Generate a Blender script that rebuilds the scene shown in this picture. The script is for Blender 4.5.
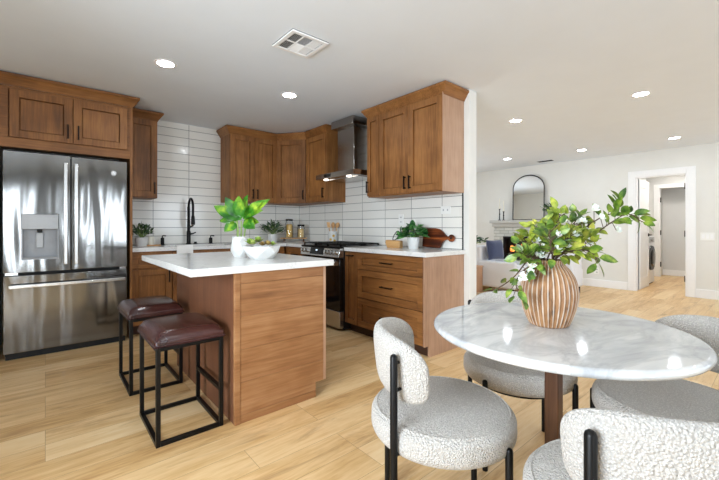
import bpy, math, random
from mathutils import Vector, Matrix

for _o in list(bpy.data.objects):
    bpy.data.objects.remove(_o, do_unlink=True)
SC = bpy.context.scene
COL = SC.collection
PI = math.pi
rnd = random.Random(7)

# ------------------------------------------------------------------ camera
cam_d = bpy.data.cameras.new('camera')
cam = bpy.data.objects.new('camera', cam_d)
COL.objects.link(cam)
cam.location = (0, 0, 1.138)
cam.rotation_euler = (PI / 2, 0, math.radians(49.48 - 90))
cam_d.sensor_width = 36
cam_d.lens = 367.66 / 719 * 36
cam_d.shift_y = -(240 - 226.5) / 719
cam_d.clip_start = 0.05
SC.camera = cam

# ------------------------------------------------------------------ world, daylight, exposure
world = bpy.data.worlds.new('world')
SC.world = world
world.use_nodes = True
_bg = world.node_tree.nodes['Background']
_bg.inputs['Color'].default_value = (0.86, 0.93, 1.0, 1)
_bg.inputs['Strength'].default_value = 1.0


def daylight(name, loc, rot, sx, sy, power, color=(0.78, 0.89, 1.0)):
    l = bpy.data.lights.new(name, 'AREA')
    l.shape = 'RECTANGLE'
    l.size, l.size_y, l.energy, l.color = sx, sy, power, color
    o = bpy.data.objects.new(name, l)
    COL.objects.link(o)
    o.location, o.rotation_euler = loc, rot
    return o


# area lamps outside the windows; dining, living, side and far ones added as fill
daylight('daylight_kitchen_door', (-.52, -3.12, 1.10), (-PI / 2, 0, PI), .34, 2.0, 60)
daylight('daylight_kitchen_window', (1.30, -3.12, 1.20), (-PI / 2, 0, PI), .26, 1.8, 45)
daylight('added_fill_dining', (3.30, -3.12, 1.45), (-PI / 2, 0, PI), 1.5, 1.2, 60)
daylight('added_fill_living', (6.30, -3.12, 1.40), (-PI / 2, 0, PI), 2.0, 1.4, 95)
daylight('added_fill_side', (-2.12, 0.60, 1.40), (PI / 2, 0, -PI / 2), 1.8, 1.4, 260)
daylight('added_fill_far', (5.60, 6.82, 1.45), (PI / 2, 0, PI), 1.8, 1.4, 130)
LAMP = 112.0          # radiance of the ceiling downlights

vs = SC.view_settings
vs.view_transform = 'Standard'
vs.look = 'None'
vs.exposure = 0.0
vs.gamma = 1.0
vs.use_curve_mapping = False
try:
    SC.cycles.use_denoising = True
    SC.cycles.max_bounces = 10
    SC.cycles.diffuse_bounces = 6
    SC.cycles.sample_clamp_indirect = 6.0
    SC.cycles.caustics_reflective = False
    SC.cycles.caustics_refractive = False
except Exception:
    pass


# ------------------------------------------------------------------ material helpers
def lin(c):
    c = c / 255.0
    return c / 12.92 if c <= 0.04045 else ((c + 0.055) / 1.055) ** 2.4


def rgb(r, g, b):
    return (lin(r), lin(g), lin(b), 1.0)


class NT:
    def __init__(s, name):
        s.m = bpy.data.materials.new(name)
        s.m.use_nodes = True
        s.t = s.m.node_tree
        s.b = s.t.nodes['Principled BSDF']
        s.out = s.t.nodes['Material Output']

    def n(s, typ, **kw):
        nd = s.t.nodes.new(typ)
        for k, v in kw.items():
            if k.startswith('i_'):
                nd.inputs[k[2:].replace('_', ' ')].default_value = v
            else:
                setattr(nd, k, v)
        return nd

    def l(s, a, b):
        s.t.links.new(a, b)

    def coords(s, scale=(1, 1, 1), rot=(0, 0, 0), loc=(0, 0, 0), kind='Object'):
        tc = s.n('ShaderNodeTexCoord')
        mp = s.n('ShaderNodeMapping')
        mp.inputs['Scale'].default_value = scale
        mp.inputs['Rotation'].default_value = rot
        mp.inputs['Location'].default_value = loc
        s.l(tc.outputs[kind], mp.inputs['Vector'])
        return mp.outputs['Vector']

    def noise(s, vec, scale, detail=4, rough=0.55, dist=0.0):
        nd = s.n('ShaderNodeTexNoise')
        nd.inputs['Scale'].default_value = scale
        nd.inputs['Detail'].default_value = detail
        nd.inputs['Roughness'].default_value = rough
        nd.inputs['Distortion'].default_value = dist
        if vec is not None:
            s.l(vec, nd.inputs['Vector'])
        return nd.outputs['Fac']

    def ramp(s, fac, stops):
        r = s.n('ShaderNodeValToRGB')
        e = r.color_ramp.elements
        while len(e) < len(stops):
            e.new(0.5)
        for el, (p, c) in zip(e, stops):
            el.position, el.color = p, c
        s.l(fac, r.inputs['Fac'])
        return r.outputs['Color']

    def mix(s, fac, a, b, mode='MIX'):
        m = s.n('ShaderNodeMix', data_type='RGBA', blend_type=mode)
        for sock, v in ((m.inputs[0], fac), (m.inputs[6], a), (m.inputs[7], b)):
            if hasattr(v, 'links') or hasattr(v, 'is_linked'):
                s.l(v, sock)
            else:
                sock.default_value = v
        return m.outputs[2]

    def math(s, op, a, b=None):
        m = s.n('ShaderNodeMath', operation=op)
        for sock, v in ((m.inputs[0], a), (m.inputs[1], b)):
            if v is None:
                continue
            if hasattr(v, 'is_linked'):
                s.l(v, sock)
            else:
                sock.default_value = v
        return m.outputs[0]

    def bump(s, hgt, strength=0.3, dist=0.01):
        b = s.n('ShaderNodeBump')
        b.inputs['Strength'].default_value = strength
        b.inputs['Distance'].default_value = dist
        s.l(hgt, b.inputs['Height'])
        s.l(b.outputs['Normal'], s.b.inputs['Normal'])

    def set(s, **kw):
        for k, v in kw.items():
            k = {'base': 'Base Color', 'rough': 'Roughness', 'metal': 'Metallic', 'spec': 'Specular IOR Level',
                 'coat': 'Coat Weight', 'coat_rough': 'Coat Roughness', 'trans': 'Transmission Weight',
                 'sheen': 'Sheen Weight', 'sub': 'Subsurface Weight', 'ecol': 'Emission Color',
                 'estr': 'Emission Strength', 'ior': 'IOR', 'aniso': 'Anisotropic'}[k]
            if hasattr(v, 'is_linked'):
                s.l(v, s.b.inputs[k])
            else:
                s.b.inputs[k].default_value = v
        return s


def plain(name, col, rough=0.5, metal=0.0, var=0.06, scale=20, bump=0.0, **kw):
    """A one-colour surface with a faint procedural unevenness."""
    t = NT(name)
    v = t.coords()
    f = t.noise(v, scale, 3)
    d = tuple(max(0, c * (1 - var)) for c in col[:3]) + (1,)
    b = tuple(min(1, c * (1 + var)) for c in col[:3]) + (1,)
    t.set(base=t.ramp(f, [(0.3, d), (0.7, b)]), rough=rough, metal=metal, **kw)
    if bump:
        t.bump(f, bump, 0.005)
    return t.m


def wood(name, dark, mid, light, axis='z', grain=1.0, rough=0.48, wild=0.35, coat=0.0, con=.24):
    """Stained timber with its grain along one axis of the object."""
    t = NT(name)
    k = 0.06
    sc = {'x': (k, 1, 1), 'y': (1, k, 1), 'z': (1, 1, k)}[axis]
    inf = t.n('ShaderNodeObjectInfo')
    off = t.n('ShaderNodeCombineXYZ')
    r7 = t.math('MULTIPLY', inf.outputs['Random'], 13.0)
    for i in range(3):
        t.l(r7, off.inputs[i])
    tc = t.n('ShaderNodeTexCoord')
    add = t.n('ShaderNodeVectorMath', operation='ADD')
    t.l(tc.outputs['Object'], add.inputs[0])
    t.l(off.outputs[0], add.inputs[1])
    mp = t.n('ShaderNodeMapping')
    mp.inputs['Scale'].default_value = sc
    t.l(add.outputs[0], mp.inputs['Vector'])
    v = mp.outputs['Vector']
    fine = t.noise(v, 75 * grain, 5, 0.6, 0.3)
    wide = t.noise(v, 9 * grain, 3, 0.5, 0.8)
    blot = t.noise(add.outputs[0], 2.6, 3, 0.6)
    f = t.math('ADD', t.math('MULTIPLY', fine, 0.45), t.math('MULTIPLY', wide, wild))
    f = t.math('ADD', f, t.math('MULTIPLY', blot, 0.55 - wild * 0.3))
    f = t.math('ADD', f, t.math('MULTIPLY', inf.outputs['Random'], 0.10))
    f = t.math('MULTIPLY', f, 1.245 / (1.0 + wild * .7))
    c = t.ramp(f, [(0.62 - con, dark), (0.62, mid), (0.62 + con, light)])
    t.set(base=c, rough=rough, coat=coat, coat_rough=0.3, spec=0.35)
    t.bump(fine, 0.08, 0.002)
    return t.m


WD, WM, WL = rgb(72, 42, 20), rgb(124, 80, 41), rgb(166, 114, 64)
M = {}
M['wood_z'] = wood('stained_maple_upright', WD, WM, WL, 'z')
M['wood_x'] = wood('stained_maple_along', WD, WM, WL, 'x')
M['wood_y'] = wood('stained_maple_across', WD, WM, WL, 'y')
M['toe'] = plain('toe_kick_brown', rgb(64, 38, 22), 0.6)
M['island_end'] = wood('island_board_oak', rgb(106, 68, 38), rgb(150, 104, 66), rgb(182, 138, 96), 'x', 0.9, 0.45, 0.5)
M['veneer'] = wood('pale_side_veneer', rgb(142, 106, 82), rgb(172, 136, 110), rgb(192, 158, 132), 'z', 0.8, 0.4, 0.2)
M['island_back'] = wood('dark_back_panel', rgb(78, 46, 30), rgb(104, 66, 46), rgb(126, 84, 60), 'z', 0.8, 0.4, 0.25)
M['board_wood'] = wood('acacia', rgb(32, 13, 7), rgb(82, 36, 17), rgb(158, 84, 40), 'y', 0.8, 0.35, 0.8, con=.13)
M['light_wood'] = wood('light_beech', rgb(150, 104, 56), rgb(190, 142, 88), rgb(212, 170, 116), 'y', 1.0, 0.5, 0.3)
M['walnut'] = wood('walnut', rgb(40, 23, 13), rgb(66, 40, 24), rgb(92, 60, 38), 'z', 1.0, 0.4, 0.3)
M['tan_wood'] = wood('tan_console_wood', rgb(150, 108, 80), rgb(178, 138, 108), rgb(196, 158, 128), 'z', 1.0, 0.5, 0.3)
M['black'] = plain('matte_black_metal', rgb(20, 19, 19), 0.38, 0.6)
M['bronze'] = plain('dark_bronze_pull', rgb(30, 24, 20), 0.35, 0.8)
M['rubber'] = plain('black_void', rgb(10, 10, 11), 0.6)
M['wall'] = plain('wall_paint', rgb(225, 224, 219), 0.75, 0, 0.012, 6)
M['ceil'] = plain('ceiling_paint', rgb(228, 234, 241), 0.85, 0, 0.01, 4)
M['white'] = plain('white_trim_paint', rgb(240, 240, 240), 0.4, 0, 0.01)
M['ceramic'] = plain('white_ceramic', rgb(218, 218, 215), 0.35, 0, 0.02)
M['cloth'] = plain('white_cotton', rgb(240, 240, 238), 0.9, 0, 0.03, 200, 0.2)
M['sofa'] = plain('pale_grey_linen', rgb(226, 228, 234), 0.95, 0, 0.03, 160, 0.2, sheen=0.2)
M['navy'] = plain('navy_velvet', rgb(62, 72, 104), 0.9, 0, 0.10, 60, 0.2, sheen=0.4)
M['glass_dark'] = plain('black_glass', rgb(12, 12, 13), 0.06, 0, 0.02)
M['mirror'] = plain('mirror_silver', (0.86, 0.87, 0.86, 1), 0.02, 1.0, 0.0)
M['soil'] = plain('potting_soil', rgb(56, 42, 30), 0.95, 0, 0.4, 90, 0.5)
M['candle'] = plain('ivory_wax', rgb(240, 236, 222), 0.5, 0, 0.02)
M['plate'] = plain('white_switch_plate', rgb(236, 236, 232), 0.35, 0, 0.01)
M['socket_slot'] = plain('grey_slots', rgb(176, 176, 176), 0.5)
M['stem_brown'] = plain('brown_twig', rgb(82, 64, 44), 0.8, 0, 0.25, 60)
M['stem_green'] = plain('green_stem', rgb(128, 150, 84), 0.6, 0, 0.2, 40)
M['petal'] = plain('white_petal', rgb(246, 246, 236), 0.6, 0, 0.04, 30, sub=0.2)
M['pasta'] = plain('dry_pasta_yellow', rgb(232, 184, 84), 0.6, 0, 0.25, 130, 0.6)
M['snack'] = plain('dry_pasta_shells', rgb(236, 196, 128), 0.6, 0, 0.3, 80, 0.6)
M['grey_plastic'] = plain('grey_dispenser_panel', rgb(178, 180, 182), 0.4, 0.2, 0.02)
M['dark_grey'] = plain('dispenser_recess_grey', rgb(150, 152, 155), 0.4, 0.2, 0.05)
M['ash'] = plain('charred_log', rgb(60, 44, 34), 0.9, 0, 0.5, 30, 0.5)
M['vent_dark'] = plain('vent_shadow', rgb(58, 60, 60), 0.7)
M['washer'] = plain('washer_enamel', rgb(230, 232, 236), 0.3, 0, 0.01)
M['dining_wall'] = plain('reflection_darkening_grey', rgb(150, 148, 144), 0.75, 0, 0.012, 6)  # grey invented for the unseen wall, to darken the refrigerator's reflection
M['hall_wall'] = plain('hall_wall_paint', rgb(214, 214, 212), 0.75, 0, 0.012, 6)


def leafmat(name, a, b, c, rough=0.4, sc=26):
    t = NT(name)
    f = t.noise(t.coords(), sc, 3, 0.6)
    t.set(base=t.ramp(f, [(0.34, a), (0.5, b), (0.68, c)]), rough=rough, sub=0.0)
    return t.m


M['leaf_lime'] = leafmat('lime_leaf', rgb(78, 100, 26), rgb(132, 148, 44), rgb(192, 192, 82))
M['leaf_green'] = leafmat('mid_green_leaf', rgb(44, 76, 24), rgb(92, 122, 38), rgb(150, 166, 66))
M['leaf_bright'] = leafmat('bright_green_leaf', rgb(22, 76, 18), rgb(58, 124, 28), rgb(160, 190, 52), 0.3, 9)
M['leaf_dark'] = leafmat('dark_green_leaf', rgb(20, 44, 24), rgb(40, 74, 40), rgb(84, 116, 70))
M['leaf_pothos'] = leafmat('deep_green_leaf', rgb(16, 54, 24), rgb(30, 92, 38), rgb(110, 164, 92), 0.3)
M['succulent'] = leafmat('succulent_green', rgb(106, 140, 50), rgb(158, 184, 82), rgb(206, 212, 130))
M['succulent_red'] = leafmat('russet_succulent', rgb(112, 84, 44), rgb(176, 146, 84), rgb(196, 178, 110))


def mk_steel(name, col, rough, wav=0.0, axis='z'):
    t = NT(name)
    v = t.coords((1, 1, 0.15) if axis == 'z' else (0.15, 0.15, 1))
    f = t.noise(v, 160, 3)
    t.set(base=col, metal=1.0, rough=t.math('ADD', t.math('MULTIPLY', f, 0.04), rough - 0.02))
    if wav:
        tg = t.n('ShaderNodeTangent', direction_type='RADIAL', axis='Z')
        t.l(tg.outputs[0], t.b.inputs['Tangent'])
        t.set(aniso=0.5)
    if wav:
        v2 = t.coords((1, 1, 0.16))
        w = t.noise(v2, 6.5, 1, 0.4, 0.3)
        t.bump(w, wav, 0.05)
    return t.m


M['steel'] = mk_steel('brushed_stainless', rgb(124, 123, 121), 0.13, 0.25)
M['steel_plain'] = mk_steel('stainless_trim', rgb(206, 205, 203), 0.24)
M['steel_hood'] = mk_steel('hood_stainless', rgb(168, 163, 158), 0.2)


def mk_floor():
    t = NT('oak_plank_floor')
    v = t.coords()
    br = t.n('ShaderNodeTexBrick', offset=0.37, offset_frequency=3, squash=1.0)
    t.l(v, br.inputs['Vector'])
    br.inputs['Color1'].default_value = (0, 0, 0, 1)
    br.inputs['Color2'].default_value = (1, 1, 1, 1)
    br.inputs['Mortar'].default_value = (0.5, 0.5, 0.5, 1)
    br.inputs['Scale'].default_value = 1.0
    br.inputs['Mortar Size'].default_value = 0.0011
    br.inputs['Mortar Smooth'].default_value = 0.3
    br.inputs['Bias'].default_value = 0.0
    br.inputs['Brick Width'].default_value = 1.22
    br.inputs['Row Height'].default_value = 0.18
    # grain stretched along the planks, shifted from plank to plank
    sep = t.n('ShaderNodeSeparateColor')
    t.l(br.outputs['Color'], sep.inputs['Color'])
    off = t.n('ShaderNodeCombineXYZ')
    t.l(t.math('MULTIPLY', sep.outputs[0], 7.0), off.inputs[0])
    t.l(t.math('MULTIPLY', sep.outputs[0], 19.0), off.inputs[2])
    add = t.n('ShaderNodeVectorMath', operation='ADD')
    t.l(v, add.inputs[0])
    t.l(off.outputs[0], add.inputs[1])
    mp = t.n('ShaderNodeMapping')
    mp.inputs['Scale'].default_value = (0.10, 1, 1)
    t.l(add.outputs[0], mp.inputs['Vector'])
    fine = t.noise(mp.outputs['Vector'], 60, 5, 0.62, 0.4)
    wide = t.noise(mp.outputs['Vector'], 11, 4, 0.6, 1.0)
    mp2 = t.n('ShaderNodeMapping')
    mp2.inputs['Scale'].default_value = (0.22, 1, 1)
    t.l(add.outputs[0], mp2.inputs['Vector'])
    streak = t.noise(mp2.outputs['Vector'], 7, 5, 0.7, 0.6)
    f = t.math('ADD', t.math('MULTIPLY', fine, 0.34), t.math('MULTIPLY', wide, 0.50))
    f = t.math('ADD', f, t.math('MULTIPLY', sep.outputs[0], 0.20))
    c = t.ramp(f, [(0.28, rgb(172, 126, 74)), (0.42, rgb(208, 168, 114)), (0.56, rgb(226, 192, 142)), (0.78, rgb(236, 210, 168))])
    c = t.mix(t.ramp(streak, [(0.55, (0, 0, 0, 1)), (0.76, (0.75, 0.75, 0.75, 1))]), c, rgb(142, 96, 52))
    c = t.mix(t.math('MULTIPLY', br.outputs['Fac'], 0.7), c, rgb(112, 76, 44))
    t.set(base=c, rough=t.math('ADD', t.math('MULTIPLY', fine, 0.12), 0.34), spec=0.4)
    h = t.math('SUBTRACT', t.math('MULTIPLY', fine, 0.3), br.outputs['Fac'])
    t.bump(h, 0.12, 0.002)
    return t.m


M['floor'] = mk_floor()


def mk_tile(name, axis, j0, z0):
    """White wall tile, stacked joints; long side runs along the given world axis."""
    t = NT(name)
    tc = t.n('ShaderNodeTexCoord')
    sp = t.n('ShaderNodeSeparateXYZ')
    t.l(tc.outputs['Object'], sp.inputs[0])
    cb = t.n('ShaderNodeCombineXYZ')
    t.l(t.math('SUBTRACT', sp.outputs[0 if axis == 'x' else 1], j0), cb.inputs[0])
    t.l(t.math('SUBTRACT', sp.outputs[2], z0), cb.inputs[1])
    br = t.n('ShaderNodeTexBrick', offset=0.0, offset_frequency=2, squash=1.0)
    t.l(cb.outputs[0], br.inputs['Vector'])
    br.inputs['Color1'].default_value = rgb(233, 231, 224)
    br.inputs['Color2'].default_value = rgb(240, 238, 232)
    br.inputs['Mortar'].default_value = rgb(92, 92, 90)
    br.inputs['Scale'].default_value = 1.0
    br.inputs['Mortar Size'].default_value = 0.0026
    br.inputs['Mortar Smooth'].default_value = 0.1
    br.inputs['Brick Width'].default_value = 0.409
    br.inputs['Row Height'].default_value = 0.1035
    t.set(base=br.outputs['Color'], rough=t.math('ADD', t.math('MULTIPLY', br.outputs['Fac'], 0.6), 0.14))
    w = t.noise(t.coords(), 9, 2)
    h = t.math('SUBTRACT', t.math('MULTIPLY', w, 0.5), br.outputs['Fac'])
    t.bump(h, 0.15, 0.004)
    return t.m


M['tile_x'] = mk_tile('white_tile_sink_wall', 'x', 1.402, 0.9185)
M['tile_y'] = mk_tile('white_tile_range_wall', 'y', 2.28, 0.9185)


def mk_quartz():
    t = NT('white_quartz')
    v = t.coords()
    n1 = t.noise(v, 3.2, 6, 0.65, 1.4)
    c = t.ramp(n1, [(0.40, rgb(226, 226, 224)), (0.485, rgb(226, 226, 224)), (0.5, rgb(206, 206, 204)), (0.515, rgb(226, 226, 224)), (0.7, rgb(220, 220, 219))])
    t.set(base=c, rough=0.16)
    return t.m


M['quartz'] = mk_quartz()


def mk_marble():
    t = NT('grey_veined_marble')
    v = t.coords((1.0, 2.2, 1), rot=(0, 0, math.radians(62)))
    cl = t.noise(v, 2.6, 6, 0.58, 0.8)
    vein = t.noise(v, 2.4, 6, 0.6, 1.2)
    c = t.ramp(cl, [(0.30, rgb(172, 173, 175)), (0.45, rgb(196, 197, 197)), (0.56, rgb(214, 214, 212)), (0.75, rgb(226, 225, 222))])
    k = t.ramp(vein, [(0.44, (0, 0, 0, 1)), (0.497, (0.32, 0.32, 0.32, 1)), (0.55, (0, 0, 0, 1))])
    c = t.mix(k, c, rgb(142, 144, 148))
    t.set(base=c, rough=0.07, coat=0.0, coat_rough=0.05)
    return t.m


M['marble'] = mk_marble()


def mk_boucle(name, a, b):
    t = NT(name)
    v = t.coords()
    vo = t.n('ShaderNodeTexVoronoi', feature='F1')
    vo.inputs['Scale'].default_value = 165
    t.l(v, vo.inputs['Vector'])
    n2 = t.noise(v, 150, 4, 0.7, 1.0)
    hgt = t.math('SUBTRACT', t.math('MULTIPLY', n2, 0.9), t.math('MULTIPLY', vo.outputs['Distance'], 0.9))
    t.set(base=t.ramp(hgt, [(0.0, a), (0.34, b)]), rough=0.95, sheen=0.25)  # hollows between loops get the darker tone, tiny shadows put into the colour
    t.bump(hgt, 1.0, 0.012)
    return t.m


M['boucle'] = mk_boucle('cream_boucle', rgb(214, 207, 198), rgb(249, 244, 236))


def mk_leather():
    t = NT('oxblood_leather')
    v = t.coords()
    f = t.noise(v, 6, 4, 0.6)
    g = t.noise(v, 240, 3, 0.6)
    t.set(base=t.ramp(f, [(0.3, rgb(44, 22, 22)), (0.6, rgb(68, 36, 33)), (0.8, rgb(88, 52, 46))]), rough=0.22, spec=0.6)
    t.bump(g, 0.12, 0.002)
    return t.m


M['leather'] = mk_leather()


def mk_vase():
    t = NT('whitewashed_fluted_wood')
    tc = t.n('ShaderNodeTexCoord')
    sp = t.n('ShaderNodeSeparateXYZ')
    t.l(tc.outputs['Object'], sp.inputs[0])
    ang = t.math('ARCTAN2', sp.outputs[1], sp.outputs[0])
    wob = t.math('MULTIPLY', t.math('SUBTRACT', t.noise(t.coords(), 9, 3), 0.5), 1.6)
    rid = t.math('COSINE', t.math('ADD', t.math('MULTIPLY', ang, 34.0), wob))
    v = t.coords((1, 1, 0.25))
    spot = t.noise(v, 34, 4, 0.65)
    body = t.ramp(spot, [(0.30, rgb(80, 54, 32)), (0.43, rgb(144, 102, 64)), (0.7, rgb(176, 134, 92))])
    f = t.math('ADD', t.math('MULTIPLY', rid, 0.5), t.math('MULTIPLY', t.noise(t.coords(), 14, 3), 0.6))
    k = t.ramp(f, [(0.52, (0, 0, 0, 1)), (0.86, (0.72, 0.72, 0.72, 1))])
    t.set(base=t.mix(k, body, rgb(226, 214, 200)), rough=0.6)
    t.bump(spot, 0.2, 0.004)
    return t.m


M['vase'] = mk_vase()


def mk_brick():
    t = NT('whitewashed_brick')
    tc = t.n('ShaderNodeTexCoord')
    sp = t.n('ShaderNodeSeparateXYZ')
    t.l(tc.outputs['Object'], sp.inputs[0])
    cb = t.n('ShaderNodeCombineXYZ')
    t.l(t.math('ADD', sp.outputs[1], sp.outputs[0]), cb.inputs[0])
    t.l(sp.outputs[2], cb.inputs[1])
    br = t.n('ShaderNodeTexBrick')
    t.l(cb.outputs[0], br.inputs['Vector'])
    br.inputs['Color1'].default_value = rgb(206, 206, 200)
    br.inputs['Color2'].default_value = rgb(186, 188, 180)
    br.inputs['Mortar'].default_value = rgb(160, 160, 152)
    br.inputs['Scale'].default_value = 1.0
    br.inputs['Mortar Size'].default_value = 0.006
    br.inputs['Brick Width'].default_value = 0.2
    br.inputs['Row Height'].default_value = 0.07
    t.set(base=br.outputs['Color'], rough=0.8)
    t.bump(t.math('SUBTRACT', 1.0, br.outputs['Fac']), 0.4, 0.01)
    return t.m


M['brick'] = mk_brick()
M['mantel'] = plain('grey_mantel_paint', rgb(186, 184, 178), 0.55, 0, 0.02)


def mk_emit(name, col, s):
    t = NT(name)
    t.set(base=(0, 0, 0, 1), ecol=col, estr=s)
    return t.m


M['lamp'] = mk_emit('downlight_diffuser', (0.88, 0.94, 1.0, 1), LAMP)
M['added_hall_lamp'] = mk_emit('added_hall_emitter', (1.0, 0.96, 0.9, 1), LAMP * 3.2)  # stronger emitter for the unseen downlights added to brighten the hall
M['hood_lamp'] = mk_emit('hood_lamp_diffuser', (1.0, 0.92, 0.82, 1), 7)
M['display'] = mk_emit('range_clock', (0.7, 0.85, 1.0, 1), 1.5)


def mk_flame():
    t = NT('flame')
    f = t.noise(t.coords(), 14, 3)
    t.set(base=(0, 0, 0, 1), ecol=t.ramp(f, [(0.3, (1.0, 0.12, 0.01, 1)), (0.7, (1.0, 0.5, 0.12, 1))]), estr=2.2)
    return t.m


M['flame'] = mk_flame()


def mk_glass(name, tint=(1, 1, 1, 1), refl=0.10):
    """Thin clear glass: lets light straight through with a faint gloss."""
    t = NT(name)
    tr = t.n('ShaderNodeBsdfTransparent')
    tr.inputs['Color'].default_value = tint
    gl = t.n('ShaderNodeBsdfGlossy')
    gl.inputs['Roughness'].default_value = 0.03
    fr = t.n('ShaderNodeFresnel')
    fr.inputs['IOR'].default_value = 1.45
    mx = t.n('ShaderNodeMixShader')
    t.l(t.math('ADD', t.math('MULTIPLY', fr.outputs[0], 0.6), refl * 0.3), mx.inputs[0])
    t.l(tr.outputs[0], mx.inputs[1])
    t.l(gl.outputs[0], mx.inputs[2])
    t.l(mx.outputs[0], t.out.inputs['Surface'])
    return t.m


M['glass'] = mk_glass('clear_glass')


# ------------------------------------------------------------------ mesh helpers
class MB:
    """Collects geometry in world coordinates and links it as ONE mesh object."""

    def __init__(s):
        s.v, s.f = [], []

    def add(s, vs_, fs_):
        o = len(s.v)
        s.v += [tuple(p) for p in vs_]
        s.f += [tuple(i + o for i in f) for f in fs_]
        return s

    def box(s, x0, y0, z0, x1, y1, z1):
        x0, x1 = min(x0, x1), max(x0, x1)
        y0, y1 = min(y0, y1), max(y0, y1)
        z0, z1 = min(z0, z1), max(z0, z1)
        p = [(x, y, z) for z in (z0, z1) for y in (y0, y1) for x in (x0, x1)]
        return s.add(p, [(0, 2, 3, 1), (4, 5, 7, 6), (0, 1, 5, 4), (2, 6, 7, 3), (0, 4, 6, 2), (1, 3, 7, 5)])

    def obox(s, o, u, v, w):
        """Box from corner o along three edge vectors."""
        o, u, v, w = Vector(o), Vector(u), Vector(v), Vector(w)
        if u.cross(v).dot(w) < 0:
            u, v = v, u
        p = [o, o + u, o + v, o + u + v]
        p += [q + w for q in p]
        return s.add(p, [(0, 2, 3, 1), (4, 5, 7, 6), (0, 1, 5, 4), (2, 6, 7, 3), (0, 4, 6, 2), (1, 3, 7, 5)])

    def tube(s, path, r, seg=12, cap=True):
        path = [Vector(p) for p in path]
        rs = r if isinstance(r, (list, tuple)) else [r] * len(path)
        rings = []
        up = None
        for i, p in enumerate(path):
            a = path[max(i - 1, 0)]
            b = path[min(i + 1, len(path) - 1)]
            d = (b - a).normalized()
            if up is None:
                ref = Vector((0, 0, 1)) if abs(d.z) < 0.9 else Vector((1, 0, 0))
                up = d.cross(ref).normalized()
            up = (up - d * up.dot(d)).normalized()
            w = d.cross(up)
            rings.append([p + (up * math.cos(2 * PI * k / seg) + w * math.sin(2 * PI * k / seg)) * rs[i] for k in range(seg)])
        vs_ = [q for rg in rings for q in rg]
        fs_ = []
        for i in range(len(path) - 1):
            for k in range(seg):
                k2 = (k + 1) % seg
                fs_.append((i * seg + k, i * seg + k2, (i + 1) * seg + k2, (i + 1) * seg + k))
        if cap:
            fs_.append(tuple(range(seg))[::-1])
            fs_.append(tuple((len(path) - 1) * seg + k for k in range(seg)))
        return s.add(vs_, fs_)

    def lathe(s, prof, c=(0, 0, 0), seg=32, mod=None):
        """prof = [(radius, z)]; ends with radius 0 are closed with a fan."""
        vs_, fs_, idx = [], [], []
        for (r, z) in prof:
            if r <= 1e-6:
                idx.append([len(vs_)])
                vs_.append((c[0], c[1], c[2] + z))
            else:
                row = []
                for k in range(seg):
                    a = 2 * PI * k / seg
                    rr = r * (mod(a, z) if mod else 1)
                    row.append(len(vs_))
                    vs_.append((c[0] + rr * math.cos(a), c[1] + rr * math.sin(a), c[2] + z))
                idx.append(row)
        for a, b in zip(idx[:-1], idx[1:]):
            for k in range(seg):
                k2 = (k + 1) % seg
                if len(a) == 1 and len(b) == 1:
                    continue
                if len(a) == 1:
                    fs_.append((a[0], b[k2], b[k]))
                elif len(b) == 1:
                    fs_.append((a[k], a[k2], b[0]))
                else:
                    fs_.append((a[k], a[k2], b[k2], b[k]))
        return s.add(vs_, fs_)

    def cyl(s, c, r, h, seg=24):
        return s.lathe([(0, 0), (r, 0), (r, h), (0, h)], c, seg)

    def prism(s, poly, z0, z1):
        """Vertical prism over a plan polygon."""
        n = len(poly)
        a = sum(poly[i][0] * poly[(i + 1) % n][1] - poly[(i + 1) % n][0] * poly[i][1] for i in range(n))
        if a < 0:
            poly = poly[::-1]
        vs_ = [(x, y, z0) for x, y in poly] + [(x, y, z1) for x, y in poly]
        fs_ = [tuple(range(n))[::-1], tuple(range(n, 2 * n))]
        fs_ += [(i, (i + 1) % n, n + (i + 1) % n, n + i) for i in range(n)]
        return s.add(vs_, fs_)

    def extr(s, poly, o, u, v, w):
        """Extrude a 2-D polygon laid out on axes u, v at o, by vector w."""
        o, u, v, w = Vector(o), Vector(u), Vector(v), Vector(w)
        pts = [o + u * a + v * b for a, b in poly]
        n = len(pts)
        vs_ = pts + [p + w for p in pts]
        fs_ = [tuple(range(n)), tuple(range(n, 2 * n))[::-1]] + [(i, n + i, n + (i + 1) % n, (i + 1) % n) for i in range(n)]
        return s.add(vs_, fs_)

    def leaf(s, base, d, nrm, L, W, bend=0.3, fold=0.18, tip=1.3, seg=6):
        """A pointed, folded, curved leaf blade with two sides of three columns."""
        base, d, nrm = Vector(base), Vector(d).normalized(), Vector(nrm)
        side = d.cross(nrm)
        if side.length < 1e-4:
            side = d.cross(Vector((1, 0.3, 0.2)))
        side.normalize()
        n2 = side.cross(d).normalized()
        vs_, fs_ = [], []
        for i in range(seg + 1):
            t = i / seg
            w = W * 0.5 * (math.sin(PI * min(1, t ** 0.8)) ** 0.8 if 0 < t < 1 else 0.02)
            c = base + d * (L * t) - n2 * (bend * L * t * t)
            vs_ += [c - side * w + n2 * (fold * w), c, c + side * w + n2 * (fold * w)]
        for i in range(seg):
            a = i * 3
            fs_ += [(a, a + 1, a + 4, a + 3), (a + 1, a + 2, a + 5, a + 4)]
        return s.add(vs_, fs_)

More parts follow.
